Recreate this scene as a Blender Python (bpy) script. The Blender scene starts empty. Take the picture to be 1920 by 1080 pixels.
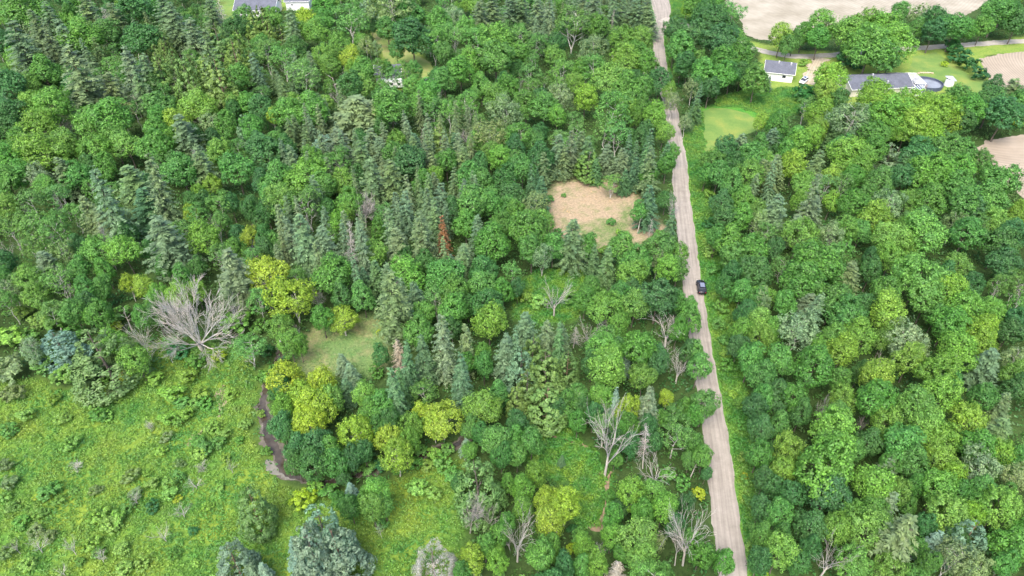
import bpy, bmesh, math, random
import numpy as np
from mathutils import Vector, Matrix
R = math.radians
scene = bpy.context.scene
col = scene.collection

# ------------------------------------------------------------------ camera, sky, sun, exposure
CAM_H, PITCH, FPX = 98.0, R(40.0), 1297.0
cam_data = bpy.data.cameras.new("camera")
cam_data.sensor_width = 36.0
cam_data.lens = FPX / 1920 * 36
cam_data.clip_start = 1.0
cam_data.clip_end = 8000
cam = bpy.data.objects.new("camera", cam_data)
cam.location = (0, 0, CAM_H)
cam.rotation_euler = (math.pi / 2 - PITCH, 0, 0)
col.objects.link(cam)
scene.camera = cam

SUN_EL, SUN_AZ = R(58), R(200)          # azimuth clockwise from +Y
world = bpy.data.worlds.new("World")
scene.world = world
world.use_nodes = True
wn = world.node_tree
sky = wn.nodes.new("ShaderNodeTexSky")
sky.sky_type = 'NISHITA'
sky.sun_disc = False
sky.sun_elevation = SUN_EL
sky.sun_rotation = SUN_AZ
sky.dust_density = 4.0
sky.air_density = 1.0
sky.ozone_density = 0.5
wn.links.new(sky.outputs[0], wn.nodes['Background'].inputs[0])
wn.nodes['Background'].inputs[1].default_value = 0.15

sd = bpy.data.lights.new("sun", 'SUN')
sd.energy = 1.2
sd.angle = R(40)
sd.color = (1.0, 0.975, 0.93)
sun = bpy.data.objects.new("sun", sd)
sdir = Vector((math.sin(SUN_AZ) * math.cos(SUN_EL), math.cos(SUN_AZ) * math.cos(SUN_EL), math.sin(SUN_EL)))
sun.rotation_euler = sdir.to_track_quat('Z', 'Y').to_euler()
col.objects.link(sun)

scene.view_settings.view_transform = 'Standard'
scene.view_settings.look = 'None'
scene.view_settings.gamma = 1.0
scene.view_settings.exposure = 1.62
scene.cycles.max_bounces = 5
scene.cycles.diffuse_bounces = 3
scene.cycles.transmission_bounces = 3
scene.cycles.caustics_reflective = False
scene.cycles.caustics_refractive = False

# ------------------------------------------------------------------ pixel of a survey mark -> point on the plane z
cP, sP = math.cos(PITCH), math.sin(PITCH)
def at(px, py, z=0.0):
    u, v = px - 960.0, 540.0 - py
    dx, dy, dz = u, FPX * cP + v * sP, -FPX * sP + v * cP
    t = (z - CAM_H) / dz
    return Vector((dx * t, dy * t, z))
def to_px(x, y, z=0.0):
    dy, dz = y, z - CAM_H
    depth = dy * cP - dz * sP
    return 960 + FPX * x / depth, 540 - FPX * (dy * sP + dz * cP) / depth
def ppm(x, y, z=0.0):
    return FPX / (y * cP - (z - CAM_H) * sP)

# ------------------------------------------------------------------ materials
def new_mat(name):
    m = bpy.data.materials.new(name); m.use_nodes = True
    nt = m.node_tree
    return m, nt, nt.nodes['Principled BSDF']
def N(nt, t, **kw):
    n = nt.nodes.new(t)
    for k, v in kw.items(): setattr(n, k, v)
    return n
def noise(nt, scale, detail=4, coord='Object', rough=.6, vec=None):
    n = N(nt, 'ShaderNodeTexNoise'); n.inputs['Scale'].default_value = scale
    n.inputs['Detail'].default_value = detail; n.inputs['Roughness'].default_value = rough
    if vec is None:
        tc = N(nt, 'ShaderNodeTexCoord'); vec = tc.outputs[coord]
    nt.links.new(vec, n.inputs['Vector'])
    return n.outputs['Fac']
def ramp(nt, fac, stops):
    r = N(nt, 'ShaderNodeValToRGB')
    e = r.color_ramp.elements
    while len(e) < len(stops): e.new(0.5)
    for el, (p, c) in zip(e, stops):
        el.position = p; el.color = (*c, 1) if len(c) == 3 else c
    nt.links.new(fac, r.inputs[0])
    return r.outputs[0]
def mixc(nt, a, b, fac, mode='MIX'):
    m = N(nt, 'ShaderNodeMix', data_type='RGBA', blend_type=mode)
    for sock, v in ((m.inputs[6], a), (m.inputs[7], b), (m.inputs[0], fac)):
        if hasattr(v, 'is_output'): nt.links.new(v, sock)
        elif isinstance(v, (int, float)): sock.default_value = v
        else: sock.default_value = (*v, 1)
    return m.outputs[2]
def g3(v): return (v, v, v)

def leaf_mat(name, spread=.5, hue=(1.15, 1.05, .8), trans=.36, fixed=None):
    """leaf colour = the tree's own colour x a random tone per leaf x a slow drift through the crown"""
    m, nt, p = new_mat(name)
    if fixed:
        base = fixed(nt)
    else:
        oi = N(nt, 'ShaderNodeObjectInfo'); base = oi.outputs['Color']
    geo = N(nt, 'ShaderNodeNewGeometry')
    rnd = geo.outputs['Random Per Island']
    v = ramp(nt, rnd, [(0, g3(1 - spread)), (.55, g3(1.0)), (1, tuple(1 + spread * h for h in hue))])
    c = mixc(nt, base, v, 1.0, 'MULTIPLY')
    drift = ramp(nt, noise(nt, .45, 2, 'Object'), [(.3, (.84, .90, .97)), (.7, (1.18, 1.10, .97))])
    c = mixc(nt, c, drift, 1.0, 'MULTIPLY')
    nt.links.new(c, p.inputs['Base Color'])
    p.inputs['Roughness'].default_value = .5
    p.inputs['Specular IOR Level'].default_value = .35
    tr = N(nt, 'ShaderNodeBsdfTranslucent')
    tc = mixc(nt, c, (1.1, 1.25, .5), 1.0, 'MULTIPLY')
    nt.links.new(tc, tr.inputs[0])
    mx = N(nt, 'ShaderNodeMixShader'); mx.inputs[0].default_value = trans
    nt.links.new(p.outputs[0], mx.inputs[1]); nt.links.new(tr.outputs[0], mx.inputs[2])
    nt.links.new(mx.outputs[0], nt.nodes['Material Output'].inputs[0])
    return m
def bark_mat(name, a, b, scale=3.0, rough=.9):
    m, nt, p = new_mat(name)
    nt.links.new(ramp(nt, noise(nt, scale, 5), [(.35, a), (.65, b)]), p.inputs['Base Color'])
    p.inputs['Roughness'].default_value = rough
    return m
def plain(name, c, rough=.6, metal=0, var=.12, scale=2.0):
    m, nt, p = new_mat(name)
    lo = tuple(x * (1 - var) for x in c); hi = tuple(min(1, x * (1 + var)) for x in c)
    nt.links.new(ramp(nt, noise(nt, scale, 5), [(.3, lo), (.7, hi)]), p.inputs['Base Color'])
    p.inputs['Roughness'].default_value = rough; p.inputs['Metallic'].default_value = metal
    return m

M_LEAF = leaf_mat('broad_leaves')
M_NEEDLE = leaf_mat('needles', .30, (1.1, 1.0, .9), .15)
M_BARK = bark_mat('grey_bark', (.06, .05, .04), (.17, .14, .115))
M_BIRCH = bark_mat('pale_bark', (.32, .30, .26), (.62, .60, .55), 2.0)
M_DEAD = leaf_mat('dead_wood', .25, (1, 1, 1), .0)
M_RED = bark_mat('reddish_pine_bark', (.10, .06, .04), (.24, .16, .11))

# ------------------------------------------------------------------ mesh helpers
def mesh_from(name, V, F4=None, F3=None, mats=(), smooth=False):
    me = bpy.data.meshes.new(name)
    V = np.asarray(V, dtype=np.float32)
    loops = []; starts = []; n = 0
    if F4 is not None and len(F4):
        F4 = np.asarray(F4, dtype=np.int32); loops.append(F4.ravel()); starts.append(np.arange(len(F4)) * 4); n = len(F4) * 4
    if F3 is not None and len(F3):
        F3 = np.asarray(F3, dtype=np.int32); loops.append(F3.ravel()); starts.append(n + np.arange(len(F3)) * 3)
    loops = np.concatenate(loops); starts = np.concatenate(starts)
    me.vertices.add(len(V)); me.vertices.foreach_set('co', V.ravel())
    me.loops.add(len(loops)); me.loops.foreach_set('vertex_index', loops.astype(np.int32))
    me.polygons.add(len(starts)); me.polygons.foreach_set('loop_start', starts.astype(np.int32))
    me.update(calc_edges=True); me.validate()
    for m in mats: me.materials.append(m)
    if smooth: me.polygons.foreach_set('use_smooth', [True] * len(me.polygons))
    return me
def unit(a): return a / np.maximum(np.linalg.norm(a, axis=-1, keepdims=True), 1e-6)
def cards(C, Nn, size, rng, aspect=.55, T=None, fold=.18):
    """leaf-shaped quads: centre, facing, half length"""
    n = len(C)
    size = np.broadcast_to(np.asarray(size, float), (n,))[:, None]
    Nn = unit(Nn)
    if T is None: T = rng.normal(size=(n, 3))
    T = unit(T - (T * Nn).sum(1, keepdims=True) * Nn)
    B = np.cross(Nn, T)
    V = np.stack([C - T * size, C + B * size * aspect - Nn * size * fold, C + T * size, C - B * size * aspect - Nn * size * fold], 1).reshape(-1, 3)
    F = np.arange(n * 4).reshape(-1, 4)
    return V, F
def tubes(segs, sides=4):
    """segs: (p0, p1, r0, r1)"""
    P0 = np.array([s[0] for s in segs], float); P1 = np.array([s[1] for s in segs], float)
    r0 = np.array([s[2] for s in segs]); r1 = np.array([s[3] for s in segs])
    D = unit(P1 - P0); up = np.where(np.abs(D[:, 2:3]) > .9, np.array([[1., 0, 0]]), np.array([[0, 0, 1.]]))
    A = unit(np.cross(D, up)); B = np.cross(D, A)
    V = []; F = []
    ang = np.arange(sides) * 2 * math.pi / sides
    ring = [A * math.cos(a) + B * math.sin(a) for a in ang]
    V = np.stack([P0 + q * r0[:, None] for q in ring] + [P1 + q * r1[:, None] for q in ring], 1)
    n = len(segs)
    base = np.arange(n)[:, None] * 2 * sides
    f = [[k, (k + 1) % sides, sides + (k + 1) % sides, sides + k] for k in range(sides)]
    F = (base[:, None, :] + np.array(f)[None]).reshape(-1, 4)
    caps = np.array([[k for k in range(sides - 1, -1, -1)][:4]]) if sides == 4 else None
    return V.reshape(-1, 3), F
def trunk_mesh(name, rng, h, r, limbs=6, spread=2.6, mat=M_BARK, bend=.3, sides=6, stems=1, base_frac=.3):
    segs = []
    for s in range(stems):
        a = rng.random() * 6.28; off = 0 if stems == 1 else .12 * h
        p = np.array([0, 0, -.3]); tgt = np.array([math.cos(a) * off, math.sin(a) * off, h])
        pts = [p + (tgt - p) * t + rng.normal(0, bend * .3, 3) * (0 < t < 1) for t in np.linspace(0, 1, 7)]
        rr = r * (1 if stems == 1 else .75)
        for i in range(6):
            segs.append((pts[i], pts[i + 1], rr * (1 - .85 * i / 6) * (1.25 if i == 0 else 1), rr * (1 - .85 * (i + 1) / 6)))
        for k in range(limbs):
            t = base_frac + (.9 - base_frac) * (k + rng.random()) / limbs
            q = pts[0] + (tgt - pts[0]) * t
            b = rng.random() * 6.28; L = spread * (.5 + .6 * rng.random()) * (1.1 - t * .5)
            m1 = q + np.array([math.cos(b) * L * .5, math.sin(b) * L * .5, L * .35]); m2 = q + np.array([math.cos(b) * L, math.sin(b) * L, L * .8])
            segs.append((q, m1, rr * .35, rr * .22)); segs.append((m1, m2, rr * .22, rr * .07))
            for c in (-.6, .6):
                m3 = m1 + np.array([math.cos(b + c) * L * .5, math.sin(b + c) * L * .5, L * .35]); segs.append((m1, m3, rr * .16, rr * .05))
    V, F = tubes(segs, sides)
    return mesh_from(name, V, F, mats=[mat], smooth=True)

# ------------------------------------------------------------------ crowns. Broadleaf prototypes are 8 m wide, 12 m high; conifers 6 m wide, 16 m high
def rand_dirs(rng, n, zmin=-1.0):
    z = rng.uniform(zmin, 1, n); a = rng.uniform(0, 2 * math.pi, n); r = np.sqrt(1 - z * z)
    return np.stack([r * np.cos(a), r * np.sin(a), z], 1)
def broad_crown(name, seed, nl=9, clumps=190, leaves=30, leaf=.20, Rw=4.0, zc=7.1, rz=4.6, spiky=0.0, sparse=0.0, ragged=.2, mat=None, crc=(.26, .80)):
    rng = np.random.default_rng(seed)
    lobes = [(np.array([0, 0, zc]), .66)]
    for k in range(nl):
        a = 2 * math.pi * (k + rng.random() * .7) / nl; e = rng.uniform(-.5, .75)
        rr = rng.uniform(.42, .62)
        lobes.append((np.array([math.cos(a) * Rw * rr * math.cos(e * .7), math.sin(a) * Rw * rr * math.cos(e * .7), zc + rz * e * .72]), rng.uniform(.22, .48)))
    lobes.append((np.array([rng.normal(0, .5), rng.normal(0, .5), zc + rz * .62]), .36))
    LC = np.array([l[0] for l in lobes]); LR = np.array([l[1] for l in lobes])
    S = np.array([Rw, Rw, rz])
    pts = []; nor = []
    while len(pts) < clumps:
        i = rng.choice(len(lobes), p=(LR ** 2) / (LR ** 2).sum())
        d = rand_dirs(rng, 1, -.75)[0]
        p = LC[i] + d * S * LR[i] * (1 - ragged * rng.random() * .6 + ragged * .25 * rng.normal())
        q = ((p - LC) / S); dd = np.linalg.norm(q, axis=1) / LR
        dd[i] = 9
        if dd.min() < .82 and rng.random() < .9: continue
        if rng.random() < sparse: 
            if d[2] < .2: continue
        pts.append(p); nor.append(d / S * 4)
    P = np.array(pts); Nn = unit(np.array(nor)); n = len(P)
    rc = rng.uniform(*crc, n) * Rw / 4
    K = rng.integers(int(leaves * .6), int(leaves * 1.4), n)
    idx = np.repeat(np.arange(n), K); m = len(idx)
    d = rand_dirs(rng, m)
    ax = unit(Nn[idx] + np.array([0, 0, .55])); dot = (d * ax).sum(1, keepdims=True)
    d = np.where(dot < -.1, d - 2 * dot * ax, d); dot = (d * ax).sum(1, keepdims=True)
    rad = rc[idx][:, None] * (.75 + .3 * rng.random((m, 1)))
    off = d * rad * (1 + .6 * rng.random((m, 1)) ** 3)
    off += ax * dot * rad * spiky
    C = P[idx] + off * np.array([1, 1, .8])
    NN = d * .9 + ax * .5 + rng.normal(0, .38, (m, 3)) + np.array([0, 0, .25])
    T = None
    if spiky > .3: T = ax + rng.normal(0, .5, (m, 3))
    V, F = cards(C, NN, leaf * rng.uniform(.7, 1.3, m), rng, .6, T)
    return mesh_from(name, V, F, mats=[mat or M_LEAF])
def conifer_crown(name, seed, h=16.0, w=6.0, whorls=24, nb=7, base=.1, droop=.25, irr=.2, prof=.85, card=.34, up=0.0, steps=8, mat=None, tone=1):
    rng = np.random.default_rng(seed)
    C = []; NN = []; T = []; S = []
    for i in range(whorls):
        t = base + (1 - base) * ((i + rng.random() * .6) / whorls)
        z = h * t
        L0 = w / 2 * ((1 - t) / (1 - base)) ** prof * min(1, .55 + (t - base) * 5) + .12
        nbr = max(3, int(nb * (.55 + .45 * (1 - t))))
        a0 = rng.random() * 6.28
        for b in range(nbr):
            a = a0 + 2 * math.pi * (b + rng.uniform(-.3, .3)) / nbr
            z = h * (t + rng.uniform(-.5, .5) * (1 - base) / whorls * 2.6)
            L = L0 * (1 - irr * rng.random() * 1.5 + irr * .4)
            dh = np.array([math.cos(a), math.sin(a), 0]); side = np.array([-dh[1], dh[0], 0])
            ns = max(3, int(steps * L / (w / 2) + 2))
            for s in range(ns):
                f = (s + .7) / ns
                p = np.array([0, 0, z]) + dh * L * f + np.array([0, 0, -droop * L * f * f * 1.6 + up * L * f + (.12 * L if t > .6 else 0) * f])
                p = p + rng.normal(0, .05, 3)
                for sg in (-1, 1, 0):
                    if sg == 0 and rng.random() < .4 and s < ns - 1: continue
                    sl = card * (1.25 - .55 * f) * rng.uniform(.8, 1.25) * (1.0 if sg else .9)
                    dirn = dh * (.75 if sg else 1) + side * sg * .8 + np.array([0, 0, -.25 + up])
                    dirn = dirn / np.linalg.norm(dirn)
                    C.append(p + dirn * sl * .75); T.append(dirn); S.append(sl)
                    NN.append(np.array([0, 0, 1]) + dh * .35 + rng.normal(0, .3, 3))
    for k in range(14):
        a = rng.random() * 6.28; C.append(np.array([0, 0, h * (.97 + .03 * k / 14)])); T.append(np.array([math.cos(a) * .6, math.sin(a) * .6, .7])); NN.append(np.array([math.cos(a), math.sin(a), .4])); S.append(card * .6)
    V, F = cards(np.array(C), np.array(NN), np.array(S), rng, .34, np.array(T), .1)
    return mesh_from(name, V, F, mats=[mat or M_NEEDLE])
def cone_lump_crown(name, seed, h=16.0, w=6.0, clumps=170, leaves=26, leaf=.24, base=.08, prof=.7, mat=None, vertical=.8, rcs=1.0, aspect=.5):
    """dense cedar or rounded spruce: small lumps over a cone with curved flanks"""
    rng = np.random.default_rng(seed)
    t = base + (1 - base) * (1 - np.sqrt(rng.random(clumps) * .99)) ; a = rng.random(clumps) * 6.28
    r = w / 2 * (1 - (t - base) / (1 - base)) ** prof * np.minimum(1, .6 + (t - base) * 4)
    wob = 1 + .16 * np.sin(a * 3 + t * 9 + seed) + rng.normal(0, .07, clumps)
    P = np.stack([np.cos(a) * r * wob, np.sin(a) * r * wob, t * h], 1)
    out = np.stack([np.cos(a), np.sin(a), np.full(clumps, .55)], 1); out = unit(out)
    K = rng.integers(int(leaves * .7), int(leaves * 1.3), clumps); idx = np.repeat(np.arange(clumps), K); m = len(idx)
    rc = rng.uniform(.45, .8, clumps) * rcs * (.6 + .4 * (1 - t))
    d = rand_dirs(rng, m); dot = (d * out[idx]).sum(1, keepdims=True); d = np.where(dot < -.2, d - 2 * dot * out[idx], d)
    C = P[idx] + d * rc[idx][:, None] * np.array([1, 1, 1.15])
    NN = d + out[idx] * .5 + rng.normal(0, .35, (m, 3))
    T = out[idx] * .6 + np.array([0, 0, vertical]) + rng.normal(0, .35, (m, 3))
    V, F = cards(C, NN, leaf * rng.uniform(.7, 1.3, m), rng, aspect, T)
    return mesh_from(name, V, F, mats=[mat or M_NEEDLE])
def grow(rng, segs, p, d, L, r, depth, kids, ang, curl, droop=0.0, minr=.012):
    n = 3
    for i in range(n):
        d = d + rng.normal(0, curl, 3) + np.array([0, 0, -droop * (1 if depth < 3 else .2)]); d = d / np.linalg.norm(d)
        q = p + d * L / n
        r1 = max(minr, r * (1 - .4 / n))
        segs.append((p, q, r, r1)); p = q; r = r1
        if depth > 0:
            k = kids[depth] / n
            for _ in range(int(k) + (rng.random() < k % 1)):
                a = ang * rng.uniform(.6, 1.4); v = rng.normal(size=3); v -= v.dot(d) * d; v /= np.linalg.norm(v)
                nd = d * math.cos(a) + v * math.sin(a)
                grow(rng, segs, p, nd, L * rng.uniform(.5, .82), max(minr, r * .58), depth - 1, kids, ang, curl, droop, minr)
def dead_meshes(name, seed, style):
    rng = np.random.default_rng(seed); tr = []; cr = []
    if style == 'spread':                       # wide many-limbed willow, 10 m high, 18 m wide
        for k in range(3):
            a = k * 2.1 + .4
            tr.append(((0, 0, -.3), (math.cos(a) * .5, math.sin(a) * .5, 1.6), .42, .34))
        for k in range(15):
            a = k * 2 * math.pi / 15 + rng.normal(0, .15); e = (.12, .45, .85, 1.2)[k % 4] + rng.uniform(-.08, .12)
            p = np.array([math.cos(a) * .4, math.sin(a) * .4, 1.5]); d = np.array([math.cos(a) * math.cos(e), math.sin(a) * math.cos(e), math.sin(e)])
            grow(rng, cr, p, d, 4.9, .13, 4, [0, 4.2, 3.8, 3.6, 3.0], .42, .06, -.01, .018)
    elif style == 'vase':                       # 10 m high
        tr.append(((0, 0, -.3), (.05, 0, 1.6), .26, .2)); tr.append(((.05, 0, 1.6), (.1, .1, 3), .2, .15))
        for k in range(6):
            a = k * 1.05 + rng.normal(0, .3); e = rng.uniform(.85, 1.35)
            d = np.array([math.cos(a) * math.cos(e), math.sin(a) * math.cos(e), math.sin(e)])
            grow(rng, cr, np.array([.05, 0, 1.5 + rng.random() * 1.5]), d, 3.4, .1, 3, [0, 3, 3, 3], .5, .1, 0, .016)
    elif style == 'snag':                       # dead conifer, 12 m high
        p = np.array([0, 0, -.3])
        for i in range(8):
            q = np.array([rng.normal(0, .06), rng.normal(0, .06), 12 * (i + 1) / 8]); tr.append((p, q, .19 * (1 - i / 8.6), .19 * (1 - (i + 1) / 8.6))); p = q
        for i in range(95):
            z = 12 * rng.uniform(.25, .99); a = rng.random() * 6.28; L = (2.1 * (1 - z / 12.6) + .35) * rng.uniform(.5, 1.2)
            d = np.array([math.cos(a), math.sin(a), rng.uniform(-.25, .25)])
            grow(rng, cr, np.array([0, 0, z]), d / np.linalg.norm(d), L, .03, 1, [0, 4], .7, .12, .03, .014)
    elif style == 'bushy':                      # twiggy dead crown, 8 m
        tr.append(((0, 0, -.3), (0, 0, 2), .2, .15))
        for k in range(12):
            a = rng.random() * 6.28; e = rng.uniform(.5, 1.45)
            d = np.array([math.cos(a) * math.cos(e), math.sin(a) * math.cos(e), math.sin(e)])
            grow(rng, cr, np.array([0, 0, .5 + rng.random() * 2]), d, 2.7, .07, 3, [0, 4, 4, 3.5], .5, .12, 0, .016)
    elif style == 'pole':                       # broken bare trunk, 8 m
        p = np.array([0, 0, -.3])
        for i in range(5):
            q = np.array([.08 * i, rng.normal(0, .05), 8 * (i + 1) / 5]); tr.append((p, q, .2 - .025 * i, .2 - .025 * (i + 1))); p = q
        for i in range(5):
            a = rng.random() * 6.28; grow(rng, cr, np.array([.2, 0, 4 + rng.random() * 4]), np.array([math.cos(a) * .7, math.sin(a) * .7, .6]), 1.6, .06, 1, [0, 3], .6, .1, 0, .02)
    V, F = tubes(tr, 7); a = mesh_from(name + '_trunk', V, F, mats=[M_DEAD], smooth=True)
    V, F = tubes(cr, 3); b = mesh_from(name + '_crown', V, F, mats=[M_DEAD], smooth=True)
    return a, b
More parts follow.
